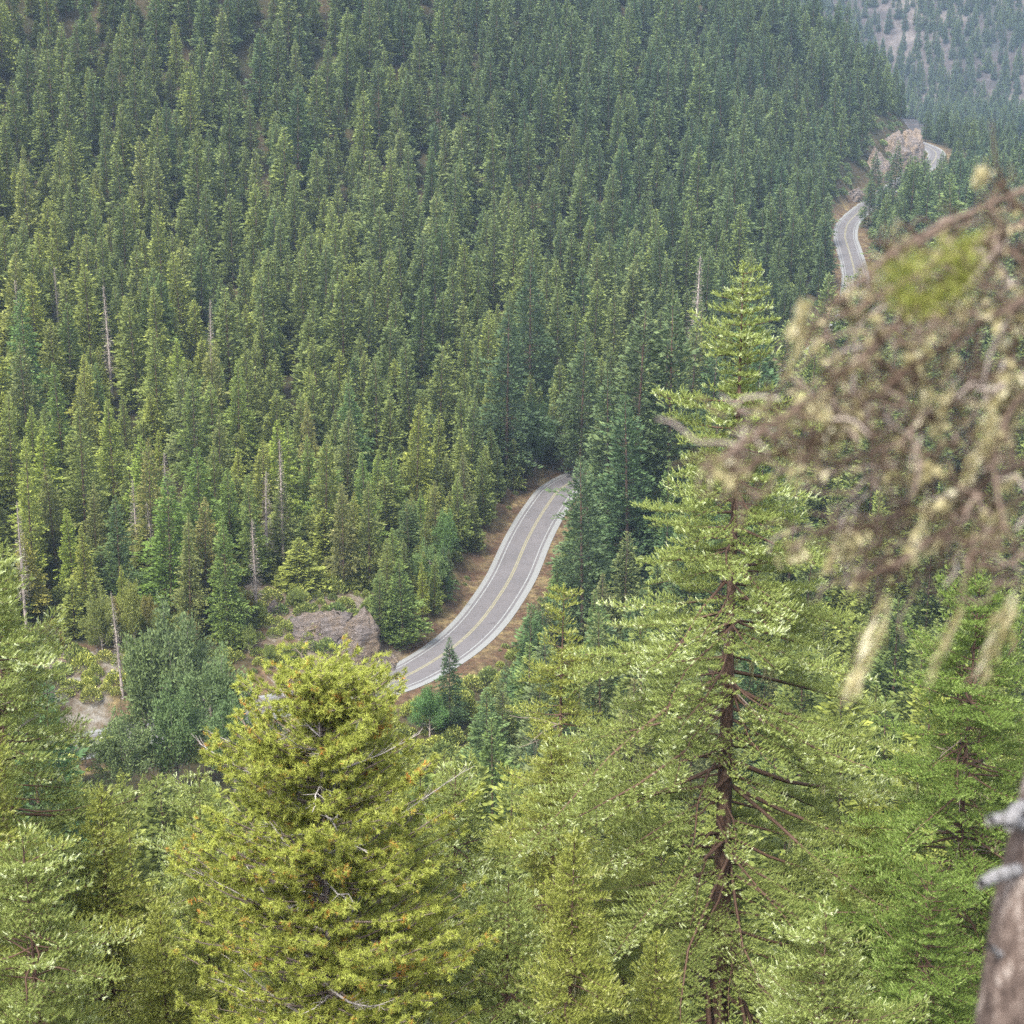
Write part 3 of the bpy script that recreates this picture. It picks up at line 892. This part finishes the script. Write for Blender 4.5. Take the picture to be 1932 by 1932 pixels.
rq = np.random.default_rng(31); ns_ = 0
while ns_ < 26:
    X_ = rq.uniform(90, 480); Yb = rq.uniform(1150, 1236); x, y, z = on_ground_px(X_, Yb)
    H = rq.uniform(3.5, 8)
    c_ = (rq.uniform(1.2, 1.8), rq.uniform(1.05, 1.3), rq.uniform(.7, .9))
    o = tree_copy('sapling', BROADS[ns_ % 3], x, y, z, H, 20, rq.uniform(.8, 1.2), rq.uniform(0, 6), c_)
    tag(o, ('short' if H < 5.7 else 'taller') + (' olive-brown' if c_[0] > 1.5 else ' olive-green') + (' sapling on the slope above the pale gravel patch' if X_ < 260 else ' sapling on the slope left of the rock outcrop'), 'sapling', 'saplings on the lower left slope')
    ns_ += 1

for i, (X_, Yb, H) in enumerate([(470, 1235, 6), (505, 1262, 5), (545, 1252, 4), (490, 1180, 5), (585, 1268, 3.5), (560, 1150, 5)]):
    x, y, z = on_ground_px(X_, Yb)
    o = tree_copy('sapling', BROADS[i % 3], x, y, z, H, 20, 1.3, i * 1.3, (1.3, 1.25, .8))
    tag(o, ('leafy olive sapling at the foot of', 'small round bush-like sapling before', 'low green sapling in front of', 'sapling at the left end of', 'tiny sapling below', 'sapling growing on top of')[i] + ' the tan rock shoulder', 'sapling', 'saplings around the rock')

# low brush along the verges and on the rock, one mass
rr = np.random.default_rng(21)
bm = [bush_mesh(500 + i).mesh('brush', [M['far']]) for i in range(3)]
pts = []
Xb, Yb = scatter(-130, 150, 262, 470, 2.7); Db = road_sd(Xb, Yb)
for x, y, d in zip(Xb, Yb, Db):
    if 7.2 < d < 60 or -40 < d < -7.8:
        p = .85 if abs(d) > 10 else .45
        if rr.random() > p: continue
        pts.append((x, y, rr.uniform(.6, 2.0) * (1 if abs(d) > 10.5 else .4)))
Xb, Yb = scatter(60, 260, 470, 1050, 6.5); Db = road_sd(Xb, Yb)
for x, y, d in zip(Xb, Yb, Db):
    if 10 < d < 40 or -30 < d < -10: pts.append((x, y, rr.uniform(1.0, 2.6)))
P = np.array(pts); zz = height(P[:, 0], P[:, 1])
me = bpy.data.meshes.new('brush_points'); me.vertices.add(len(P)); me.vertices.foreach_set('co', np.column_stack([P[:, 0], P[:, 1], zz - .1]).astype(np.float32).ravel())
at = me.attributes.new('rot', 'FLOAT_VECTOR', 'POINT'); v = np.zeros((len(P), 3), np.float32); v[:, 2] = rr.uniform(0, 6.28, len(P)); at.data.foreach_set('vector', v.ravel())
at = me.attributes.new('scl', 'FLOAT_VECTOR', 'POINT'); v = np.column_stack([P[:, 2], P[:, 2], P[:, 2] * rr.uniform(.7, 1.3, len(P))]).astype(np.float32); at.data.foreach_set('vector', v.ravel())
at = me.attributes.new('idx', 'INT', 'POINT'); at.data.foreach_set('value', rr.integers(0, 3, len(P)).astype(np.int32))
uo = link('undergrowth', me); tag(uo, 'low green brush along the road verges and over the banks', 'undergrowth', kind='stuff')
ng2 = ng.copy(); k = 0
for n_ in ng2.nodes:
    if n_.bl_idname == 'GeometryNodeObjectInfo':
        n_.inputs['Object'].default_value = bpy.data.objects.new('brush', bm[k % 3]); k += 1
md = uo.modifiers.new('plant', 'NODES'); md.node_group = ng2

# ------------------------------------------------------------------ foreground firs
def fir(seed, H, R, low, matname, lichen=True, tierness=.3, rise=.35, gaps=(), needle=.085, lateral=1.0, top_pow=.8, vis=34, dens=1.0, deadn=14, var=.26, thick=.0115, prof=None):
    """detailed fir: origin at the base; crown only reaches down to `low` below the top"""
    rg = np.random.default_rng(seed)
    cr, wd, tr, li = MB(), MB(), MB(), MB()
    bx, by = rg.uniform(-.25, .25, 2)
    def axis(z): 
        q = (H - z)
        return np.array([bx * math.sin(q * .25) * .5, by * math.sin(q * .2) * .5, z])
    zt = np.array([-1.5] + list(np.linspace(0, H - .3, 26)))
    tr.tube([axis(z) for z in zt], [min(.5, max(.02, (H - z) * thick)) for z in zt], 9)
    SP_, SD_, SU_, ST_, SL_ = [], [], [], [], []
    z = H - .35
    az0 = rg.uniform(0, 6)
    while z > H - low:
        q = H - z
        f = q / low
        r = R * min(1, f ** top_pow * 1.08)
        if prof: r = float(np.interp(q, prof[0], prof[1]))
        for (g0, g1, gf) in gaps:
            if g0 < q < g1: r *= gf
        r *= 1 + tierness * math.sin(q * 2.1 + seed)
        nb = 3 if q < 1 else 5 if q < 8 else 5
        az0 += 1.1
        fine = 1.0 if q < vis else .45
        for b in range(nb):
            if rg.random() > dens: continue
            az = az0 + b * 2 * PI / nb + rg.normal() * .3
            Lb = max(.22, r * (1 + var * (.5 if q < 4 else 1) * np.clip(rg.normal(), -1.6, 1.6)) * (1 + .22 * math.sin(az * 2 + q * .35 + seed)))
            dh = np.array([math.cos(az), math.sin(az), 0.]); sdv = np.array([-dh[1], dh[0], 0.])
            up = rise * math.exp(-q / 5.0) * 1.6 - .10 - .012 * q + rg.normal() * .07
            curv = .10 + .05 * rg.normal()
            def pt(s):
                s = np.atleast_1d(s)
                p = axis(z) + dh * (Lb * s)[:, None]
                p[:, 2] += Lb * (up * s - .16 * s + curv * s ** 2.2 * 1.5)
                p += sdv * (Lb * .05 * np.sin(s * 5 + b))[:, None]
                return p
            ss = np.linspace(0, 1, 5)
            wd.tube(pt(ss), np.linspace(.012 + Lb * .010, .005, 5), 4, .4)
            btone = rg.normal() * .08
            s = .10 if Lb < 1.2 else .22 if Lb < 2.2 else .32
            side = 1
            step = .115 / fine
            while s < .985:
                l2 = (Lb * (1 - s) * .36 + .20) * rg.uniform(.7, 1.15) * lateral
                l2 = min(l2, 1.3)
                if q > 12: l2 *= min(1, .55 + s)
                P0 = pt(s)[0]
                a2 = rg.uniform(.75, 1.1)
                d2 = dh * math.cos(a2) + sdv * side * math.sin(a2); d2[2] += up * .3 + .05 + rg.normal() * .12
                d2 /= np.linalg.norm(d2)
                if l2 > .5: wd.tube([P0, P0 + d2 * l2], [.006, .003], 3, .5)
                ns = max(2, int(l2 / .072 * fine))
                u = np.linspace(.06, 1, ns)
                sgn = np.where(np.arange(ns) % 2, 1, -1) * np.where(u > .97, 0, 1)
                pp = P0 + d2 * (u * l2)[:, None]
                pp[:, 2] -= .10 * l2 * u * (1 - u)
                lat = unit(np.cross(d2, [0, 0, 1]))
                dd = d2 * .8 + lat * (sgn * .75)[:, None] + rg.normal(size=(ns, 3)) * .16
                dd[:, 2] += .65 + .55 * rg.random(ns)
                SP_.append(pp); SD_.append(dd)
                SL_.append(rg.uniform(.13, .25, ns))
                ST_.append(np.clip(.30 + btone + .30 * rg.random(ns) + .30 * u * s + .28 * (rg.random(ns) < .14), 0, 1))
                side = -side
                s += step / max(Lb, .5) * (1 + .3 * rg.random())
            # tip shoots
            n = 3
            pp = np.repeat(pt(1.0), n, 0); dd = dh + rg.normal(size=(n, 3)) * .3; dd[:, 2] += .4
            SP_.append(pp); SD_.append(dd); SL_.append(rg.uniform(.12, .2, n)); ST_.append(rg.uniform(.6, .95, n))
            if lichen and q > 5 and rg.random() < .10:
                # hanging beard lichen
                for _ in range(int(rg.integers(2, 5))):
                    p0 = pt(rg.uniform(.05, .8))[0]; n = 9; ln = rg.uniform(.2, .9)
                    jj = rg.normal(size=(n, 3)) * .03
                    kites(li, p0 + jj, np.array([[0, 0, -1.]]) + rg.normal(size=(n, 3)) * .12, rg.normal(size=(n, 3)), ln * rg.uniform(.5, 1, n), np.full(n, .035), rg.random(n))
        z -= (.25 + .016 * q) / (.85 if q < 3 else 1) * rg.uniform(.75, 1.25)
    # leader
    n = 16; zz = np.linspace(H - .5, H, n); a = rg.uniform(0, 6.28, n)
    SP_.append(np.array([axis(q) for q in zz])); SD_.append(np.stack([np.cos(a) * .5, np.sin(a) * .5, np.full(n, .8)], 1)); SL_.append(np.full(n, .12)); ST_.append(rg.uniform(.5, .9, n))
    P = np.concatenate(SP_); Dv = unit(np.concatenate(SD_)); Ls = np.concatenate(SL_); T = np.concatenate(ST_)
    n = len(P)
    ref = rg.normal(size=(n, 3)); A = unit(np.cross(Dv, ref)); B = np.cross(Dv, A)
    K = 13
    for i in range(K):
        an = i * 2.4 + rg.uniform(0, .8, n)
        rad = A * np.cos(an)[:, None] + B * np.sin(an)[:, None]
        u = (i + .5) / K
        tris(cr, P + Dv * (Ls * u)[:, None], Dv * .75 + rad * .65, np.cross(Dv, rad), np.full(n, needle) * rg.uniform(.8, 1.25, n), np.full(n, needle * .28), np.clip(T + rg.normal(size=n) * .05, 0, 1))
    kites(cr, P, Dv, ref, Ls * 1.0, np.full(n, needle * .32), T)
    # dead grey limbs low in the crown
    for _ in range(deadn):
        q = rg.uniform(.25, .95) * low; az = rg.uniform(0, 6.28); Lb = rg.uniform(.9, 2.8)
        p0 = axis(H - q); dh = np.array([math.cos(az), math.sin(az), rg.uniform(-.35, .25)])
        pts = [p0 + dh * Lb * s + np.array([0, 0, -.15 * s * s]) + rg.normal(size=3) * .05 * s for s in np.linspace(0, 1, 5)]
        wd.tube(pts, np.linspace(.035, .008, 5), 5, .9)
        for k_ in range(4):
            s = rg.uniform(.3, .95); p = p0 + dh * Lb * s; e = p + unit(dh + rg.normal(size=3) * .7) * rg.uniform(.2, .6)
            wd.tube([p, e], [.012, .004], 3, .9)
    out = [('crown', cr.mesh('crown', [M[matname]])), ('trunk', tr.mesh('trunk', [M['bark']], True)), ('branches', wd.mesh('branches', [M['deadbr']]))]
    if li.n: out.append(('lichen', li.mesh('lichen', [M['moss']])))
    return out
M['deadbr'] = needle_mat('branch_wood', (.05, .03, .022), (.14, .085, .06), (.33, .29, .27), transl=0.0)

def pine(seed, H, R, low):
    rg = np.random.default_rng(seed)
    cr, wd, tr = MB(), MB(), MB()
    zt = np.linspace(-1.5, H - .8, 24)
    tr.tube([(0.12 * math.sin(z * .3), .1 * math.cos(z * .27), z) for z in zt], [max(.03, (H - z) * .0095) for z in zt], 10)
    TP, TD = [], []
    q = .5
    while q < low:
        f = q / low
        r = R * (1 - (1 - min(f * 1.35, 1)) ** 2) ** .55
        nb = 4
        for b in range(nb):
            az = rg.uniform(0, 2 * PI); Lb = max(.5, r * rg.uniform(.6, 1.15))
            dh = np.array([math.cos(az), math.sin(az), 0.]); sdv = np.array([-dh[1], dh[0], 0.])
            rise = .75 - .75 * f + rg.normal() * .12
            z0 = H - q - .3
            pts = [np.array([0, 0, z0]) + dh * Lb * s + np.array([0, 0, Lb * (rise * s * .6 + .22 * s * s)]) + rg.normal(size=3) * .05 * s for s in np.linspace(0, 1, 6)]
            dead = rg.random() < .10 and q > 2
            wd.tube(pts, np.linspace(.02 + Lb * .008, .008, 6), 5, .95 if dead else .5)
            pts = np.array(pts)
            ns = int(4 + Lb * 7)
            for k_ in range(ns):
                s = rg.uniform(.02, 1) ** .85; i = min(4, int(s * 5)); p = pts[i] + (pts[i + 1] - pts[i]) * (s * 5 - i)
                dd = dh * .7 + sdv * rg.normal() * .8 + np.array([0, 0, .45 + rg.normal() * .3])
                dd = unit(dd); l = rg.uniform(.2, .6)
                e = p + dd * l
                wd.tube([p, e], [.010, .006], 3, .9 if dead else .5)
                if not dead:
                    TP.append(e); TD.append(dd)
                    TP.append(e - dd * .13 + rg.normal(size=3) * .07); TD.append(unit(dd + rg.normal(size=3) * .5))
        q += .155 * rg.uniform(.7, 1.3)
    P = np.array(TP); D = np.array(TD); n = len(P)
    K = 42
    P = np.repeat(P, K, 0); D = np.repeat(D, K, 0); T = np.repeat(rg.uniform(.15, .75, n), K)
    N_ = len(P)
    rad = unit(rg.normal(size=(N_, 3)))
    dd = D * rg.uniform(.2, 1.2, N_)[:, None] + rad * .9
    P = P - D * (rg.uniform(0, .18, N_))[:, None]
    tris(cr, P, dd, np.cross(dd, rg.normal(size=(N_, 3))), rg.uniform(.09, .17, N_), np.full(N_, .022), np.clip(T + rg.normal(size=N_) * .12, 0, 1))
    for _ in range(34):
        q = rg.uniform(.12, .95) * low; az = rg.uniform(-PI, PI); Lb = rg.uniform(.8, 2.6)
        p0 = np.array([0, 0, H - q]); dh = np.array([math.cos(az), math.sin(az), rg.uniform(-.3, .4)])
        pts = [p0 + dh * Lb * s + rg.normal(size=3) * .07 * s for s in np.linspace(0, 1, 6)]
        wd.tube(pts, np.linspace(.045, .01, 6), 5, 1.0)
        for k_ in range(6):
            s = rg.uniform(.3, 1); p = p0 + dh * Lb * s; e = p + unit(dh + rg.normal(size=3) * .8) * rg.uniform(.25, .7)
            wd.tube([p, e], [.016, .006], 3, 1.0)
    return [('crown', cr.mesh('crown', [M['pine']])), ('trunk', tr.mesh('trunk', [M['pinebark']], True)), ('branches', wd.mesh('branches', [M['pinebr']]))]
M['pinebr'] = needle_mat('pine_branch_wood', (.09, .07, .06), (.19, .15, .13), (.45, .42, .41), transl=0)

FH = 44.0
F_MAIN = fir(901, 48.0, 6.3, 30, 'fir', prof=([0, 1, 2.6, 3.5, 4.0, 4.5, 6, 8, 11, 15, 22, 30], [.15, .75, 1.15, .8, .45, 1.9, 2.2, 2.5, 3.9, 5.2, 6.2, 6.6]), tierness=.17, dens=.84, var=.28, thick=.0145)
F_B = fir(902, FH, 4.2, 24, 'fir2', tierness=.28, top_pow=.75, dens=.95)
F_C = fir(903, FH, 4.6, 24, 'fir', tierness=.25, top_pow=.6, dens=.9)
F_G = fir(904, FH, 5.0, 24, 'firg', tierness=.22, top_pow=.5, rise=.5)
F_THIN = fir(905, FH, 2.6, 20, 'fir2', tierness=.45, top_pow=.5, dens=.55, deadn=26)
F_PINE = pine(906, 40.0, 4.9, 20)

def fg(name, parts, base, X, Yt, D, wd, rz, label, cat, group=None):
    p = at_depth(X, Yt, D)
    z0 = gz(p.x, p.y)
    s = (p.z - z0) / base
    s = min(max(s, .82), 1.18)        # the base may sink into the steep slope
    e = empty(name, (p.x, p.y, p.z - base * s), rz, (s * wd, s * wd, s))
    for n_, me_ in parts: link(n_, me_, e)
    tag(e, label, cat, group)
    return e
G = 'trees in front on the viewing slope'
fg('fir_tree', F_MAIN, 48, 1403, 497, 60, 1.0, .4, 'tallest foreground fir with pale green tips and a dark red-brown trunk', 'fir tree')
fg('pine_tree', F_PINE, 40, 600, 1238, 44, 1.0, 1.0, 'yellow-green pine with rusty patches and bare grey limbs', 'pine tree')
FGL = [
    (F_B, FH, 706, 1250, 56, 1.05, .3, 'green fir whose tip shows just right of the pine tip'),
    (F_B, FH, 190, 1485, 50, 1.0, 2.0, 'olive fir with dark trunk in the lower left corner'),
    (F_C, FH, -38, 1005, 50, 1.1, 4.0, 'wide yellow-green fir cut off by the left edge below the hillside'),
    (F_C, FH, 375, 1450, 66, 1.0, 1.4, 'small pale green fir tip between the lower left fir and the pine'),
    (F_THIN, FH, 1065, 1105, 66, 1.0, 3.0, 'thin sparse beige-green fir left of the tallest foreground fir'),
    (F_B, FH, 1040, 1370, 60, 1.0, 5.0, 'drooping green fir under the thin sparse fir'),
    (F_G, FH, 1850, 1090, 56, 1.05, .9, 'saturated green dense fir at the right edge under the blurred branch'),
    (F_B, FH, 1640, 1500, 60, 1.1, 2.6, 'olive fir in the gap between tallest fir and bright green fir'),
    (F_C, FH, 860, 1440, 62, 1.1, .2, 'fir behind the right side of the pine crown'),
    (F_B, FH, 1180, 1480, 70, 1.1, 3.6, 'fir half hidden behind the left boughs of the tallest fir'),
    (F_G, FH, 1760, 1640, 50, 1.0, 4.4, 'dark green fir crown low at the right beside the grey-brown trunk'),
    (F_C, FH, 780, 1560, 58, 1.1, 5.2, 'fir crown filling the gap right of the pine trunk'),
    (F_C, FH, 960, 1640, 46, 1.0, 1.1, 'low fir crown at bottom middle, left of the small brown trunk'),
    (F_B, FH, 1085, 1570, 44, .9, .7, 'fir with visible slim brown trunk at bottom middle'),
    (F_C, FH, 1560, 1700, 44, 1.0, 2.2, 'pale-tipped fir crown at the bottom right of the tallest trunk'),
    (F_B, FH, 380, 1600, 56, 1.0, 3.3, 'fir crown between lower left trunk and pine'),
    (F_C, FH, 40, 1560, 42, 1.0, 4.9, 'fir crown in the bottom left corner'),
    (F_B, FH, -60, 1330, 46, 1.15, 5.9, 'yellowish fir boughs entering at the left edge'),
    (F_B, FH, 1240, 1760, 48, 1.0, 6.1, 'low fir crown at the foot of the tallest fir, left side'),
    (F_C, FH, 1930, 1390, 62, 1.1, .1, 'green fir boughs at the far right edge, below the hanging lichen'),
    (F_B, FH, 300, 1700, 46, 1.0, 2.8, 'olive fir crown low between corner fir and pine'),
    (F_C, FH, 700, 1790, 50, 1.1, 3.9, 'fir crown behind the lowest boughs of the pine'),
]
for pr, base, X_, Yt, D_, wd_, rz_, lb in FGL:
    fg('fir_tree', pr, base, X_, Yt, D_, wd_, rz_, lb, 'fir tree', G)

# ------------------------------------------------------------------ near lichen-hung tree at the right edge
m = bark_mat('flaking_bark', (.035, .022, .018), (.13, .095, .08), 40, (.36, .31, .28)); M['nearbark'] = m
M['twig'] = needle_mat('dead_twig_bark', (.06, .036, .024), (.185, .14, .115), (.44, .39, .36), transl=0)
M['tuft'] = needle_mat('live_needle_tuft', (.14, .16, .03), (.27, .30, .07), (.40, .40, .12), transl=.4)
rg = np.random.default_rng(77)
bp0 = at_depth(1885, 1932, 2.7)
nt_ = empty('dead_conifer', (bp0.x, bp0.y, gz(bp0.x, bp0.y)))
tag(nt_, 'out-of-focus dead conifer at the right edge with lichen-hung branches', 'conifer')
O = np.array(nt_.location)
def W(X, Y, D): return np.array(at_depth(X, Y, D)) - O
tr = MB()
pl = [np.array([-.05, 0, -.3]), W(1880, 2300, 2.7), W(1905, 1932, 2.7), W(1930, 1700, 2.72), W(1975, 1500, 2.75), W(2060, 1100, 2.8), W(2110, 700, 2.85), W(2130, 300, 2.9), W(2140, -300, 2.95)]
tr.tube(pl, [.085, .064, .055, .046, .042, .04, .036, .03, .022], 18)
link('trunk', tr.mesh('trunk', [M['nearbark']], True), nt_)
STUB = bark_mat('bleached_wood', (.12, .115, .115), (.36, .35, .36), 60)
for (a, b_, r) in [((1935, 1560, 2.7), (1868, 1548, 2.62), .011), ((1925, 1640, 2.7), (1850, 1668, 2.6), .010), ((1905, 1805, 2.7), (1868, 1785, 2.64), .006), ((1930, 1520, 2.7), (1905, 1560, 2.6), .010)]:
    st = MB(); st.tube([W(*a), (W(*a) + W(*b_)) / 2 + rg.normal(size=3) * .004, W(*b_)], [r, r * 1.1, r * .8], 8)
    link('broken_stub', st.mesh('broken_stub', [STUB], True), nt_)
tw, lc, tf = MB(), MB(), MB()
def wig(a, b_, n, amp):
    t = np.linspace(0, 1, n)[:, None]
    return a * (1 - t) + b_ * t + np.cumsum(rg.normal(size=(n, 3)), 0) * amp * np.sin(t * PI * .6)
def grow(path, r0, lvl, spread, nsub):
    n = len(path)
    tw.tube(path, np.linspace(r0, r0 * .4, n), 5, rg.uniform(.1, .5) if lvl == 0 else rg.uniform(0, .85) ** 1.8)
    if rg.random() < .05:
        for _ in range(1):
            i = rg.integers(0, n); p = path[i]
            k_ = 7; jj = rg.normal(size=(k_, 3)) * .008
            dn = np.array([[0, 0, -1.]]) * .6 + rg.normal(size=(k_, 3)) * .6
            kites(lc, p + jj, dn, rg.normal(size=(k_, 3)), rg.uniform(.008, .02, k_), rg.uniform(.003, .007, k_), rg.random(k_))
    if lvl >= 3: return
    for _ in range(nsub):
        i = int(rg.integers(1, n)); p = path[i]
        if lvl == 0: spread_ = spread * (1.0 - .72 * i / n)
        else: spread_ = spread
        main = unit(path[min(i + 1, n - 1)] - path[i - 1])
        d = unit(main * .95 + rg.normal(size=3) * np.array([.6, .45, .6]))
        if lvl == 0: d[2] -= .15
        l = spread_ * rg.uniform(.4, 1.1)
        grow(wig(p, p + d * l, 6, l * .035), r0 * .44, lvl + 1, spread_ * .66, (0, 6, 4, 0)[lvl + 1])
limbs = [
    [(2120, 300, 2.85), (1980, 335, 2.7), (1820, 400, 2.6), (1700, 455, 2.5), (1600, 545, 2.45)],
    [(2100, 420, 2.85), (1900, 480, 2.65), (1750, 570, 2.5), (1620, 690, 2.4), (1500, 775, 2.34), (1362, 868, 2.3)],
    [(2110, 520, 2.85), (1900, 600, 2.6), (1720, 700, 2.45), (1600, 800, 2.4), (1490, 850, 2.35), (1395, 890, 2.3)],
    [(2110, 640, 2.85), (1920, 690, 2.7), (1790, 760, 2.55), (1690, 830, 2.45), (1570, 875, 2.4), (1480, 850, 2.35)],
    [(2110, 800, 2.85), (1935, 880, 2.7), (1820, 950, 2.6), (1700, 990, 2.5), (1600, 1010, 2.45), (1525, 1030, 2.42)],
    [(2110, 520, 2.85), (1960, 400, 2.75), (1890, 370, 2.7), (1872, 320, 2.68), (1868, 215, 2.66)],
    [(2100, 860, 2.85), (1930, 940, 2.7), (1800, 990, 2.55), (1720, 1060, 2.5), (1650, 1085, 2.45)],
    [(2120, 680, 2.85), (1980, 700, 2.55), (1880, 780, 2.45), (1850, 880, 2.4), (1870, 1010, 2.36)],
    [(2100, 340, 2.85), (1900, 430, 2.6), (1740, 500, 2.5), (1620, 590, 2.45), (1545, 600, 2.4)],
]
subs = [6, 8, 8, 7, 7, 3, 6, 6, 5]
for li_, (lm, ns) in enumerate(zip(limbs, subs)):
    P = catmull([W(*q) for q in lm], .03)
    P = P + np.cumsum(rg.normal(size=P.shape), 0) * .0012
    if li_ == 5:
        n = len(P); tw.tube(P, np.linspace(.008, .0012, n), 6, .5)
        for _ in range(14):
            i = int(rg.integers(0, n * 2 // 3)); d = unit(rg.normal(size=3)); tw.tube([P[i], P[i] + d * .05], [.004, .002], 4, .6)
        continue
    grow(P, .0066, 0, .082, ns * 4)
# dense mat of fine dead twigs filling the branch
fill = [(1870, 440), (1780, 470), (1900, 560), (1820, 600), (1720, 600), (1880, 700), (1760, 690), (1660, 690), (1640, 760), (1560, 790), (1720, 780), (1480, 830), (1420, 850), (1900, 840), (1800, 860), (1860, 960), (1760, 985), (1680, 1010), (1600, 1020), (1900, 1040), (1700, 1070), (1640, 880)]
for X_, Y_ in fill:
    c = W(X_, Y_, rg.uniform(2.35, 2.75))
    for _ in range(20):
        p = c + rg.normal(size=3) * np.array([.030, .06, .022]); d = unit(rg.normal(size=3) * .6 + np.array([-.6, 0, -.45])); l = rg.uniform(.03, .09)
        tw.tube(wig(p, p + d * l, 5, .009), [.0024, .0022, .002, .0017, .0012], 4, rg.uniform(.0, .95))
link('dead_branch', tw.mesh('dead_branch', [M['twig']], True), nt_)
# hanging beards and lichen clumps
for X_, Y_, D_, ln, w_ in [(1685, 1110, 2.36, .15, .012), (1820, 1130, 2.5, .115, .008), (1915, 1120, 2.55, .125, .016), (1525, 560, 2.38, .055, .010), (1527, 600, 2.38, .075, .005), (1860, 310, 2.66, .03, .014), (1880, 760, 2.45, .05, .018), (1850, 840, 2.45, .06, .014), (1900, 960, 2.5, .06, .02), (1800, 720, 2.45, .05, .010), (1760, 940, 2.45, .05, .010), (1580, 1020, 2.42, .045, .007), (1900, 700, 2.5, .05, .02), (1570, 720, 2.4, .03, .007), (1830, 560, 2.5, .03, .01)]:
    n = 60
    t = rg.random(n)
    p0 = W(X_, Y_, D_)
    P = p0 + rg.normal(size=(n, 3)) * w_ * .35; P[:, 2] -= t * ln * .85; P[:, 0] -= t * ln * .28
    d = np.array([[-.3, 0, -1.]]) + rg.normal(size=(n, 3)) * .18
    kites(lc, P, d, rg.normal(size=(n, 3)), rg.uniform(.2, .42, n) * ln, np.full(n, w_ * .35), rg.random(n))
for _ in range(42):
    c = W(rg.uniform(1700, 1925), rg.uniform(560, 1080), rg.uniform(2.35, 2.75)); n = 9
    kites(lc, c + rg.normal(size=(n, 3)) * .005, rg.normal(size=(n, 3)) + np.array([0, 0, -.5]), rg.normal(size=(n, 3)), rg.uniform(.012, .03, n), rg.uniform(.005, .011, n), rg.random(n))
link('lichen', lc.mesh('lichen', [M['lichen']]), nt_)
for (X_, Y_) in [(1690, 520), (1700, 560), (1730, 500), (1790, 480), (1815, 510), (1770, 560), (1740, 575), (1830, 460), (1800, 545)]:
    n = 110; c = W(X_, Y_, 2.28)
    d = unit(rg.normal(size=(n, 3)))
    kites(tf, c + rg.normal(size=(n, 3)) * .008, d, rg.normal(size=(n, 3)), rg.uniform(.012, .024, n), np.full(n, .0022), rg.random(n))
link('needle_tuft', tf.mesh('needle_tuft', [M['tuft']]), nt_)

# ------------------------------------------------------------------ haze
hb = MB()
x0, x1, y0, y1, z0, z1 = -2650, 2650, -450, 2950, -75, 445
hb.add([(x0, y0, z0), (x1, y0, z0), (x1, y1, z0), (x0, y1, z0), (x0, y0, z1), (x1, y0, z1), (x1, y1, z1), (x0, y1, z1)],
       [(0, 3, 2, 1), (4, 5, 6, 7), (0, 1, 5, 4), (1, 2, 6, 5), (2, 3, 7, 6), (3, 0, 4, 7)])
m = bpy.data.materials.new('haze'); m.use_nodes = True
nt = m.node_tree; nt.nodes.remove(nt.nodes['Principled BSDF'])
pv = nt.nodes.new('ShaderNodeVolumePrincipled')
pv.inputs['Color'].default_value = (.55, .74, 1.0, 1)
pv.inputs['Density'].default_value = .00012
pv.inputs['Anisotropy'].default_value = .2
nt.links.new(pv.outputs[0], nt.nodes['Material Output'].inputs['Volume'])
tag(link('haze', hb.mesh('haze', [m])), 'thin blue mountain haze', 'haze', kind='stuff')
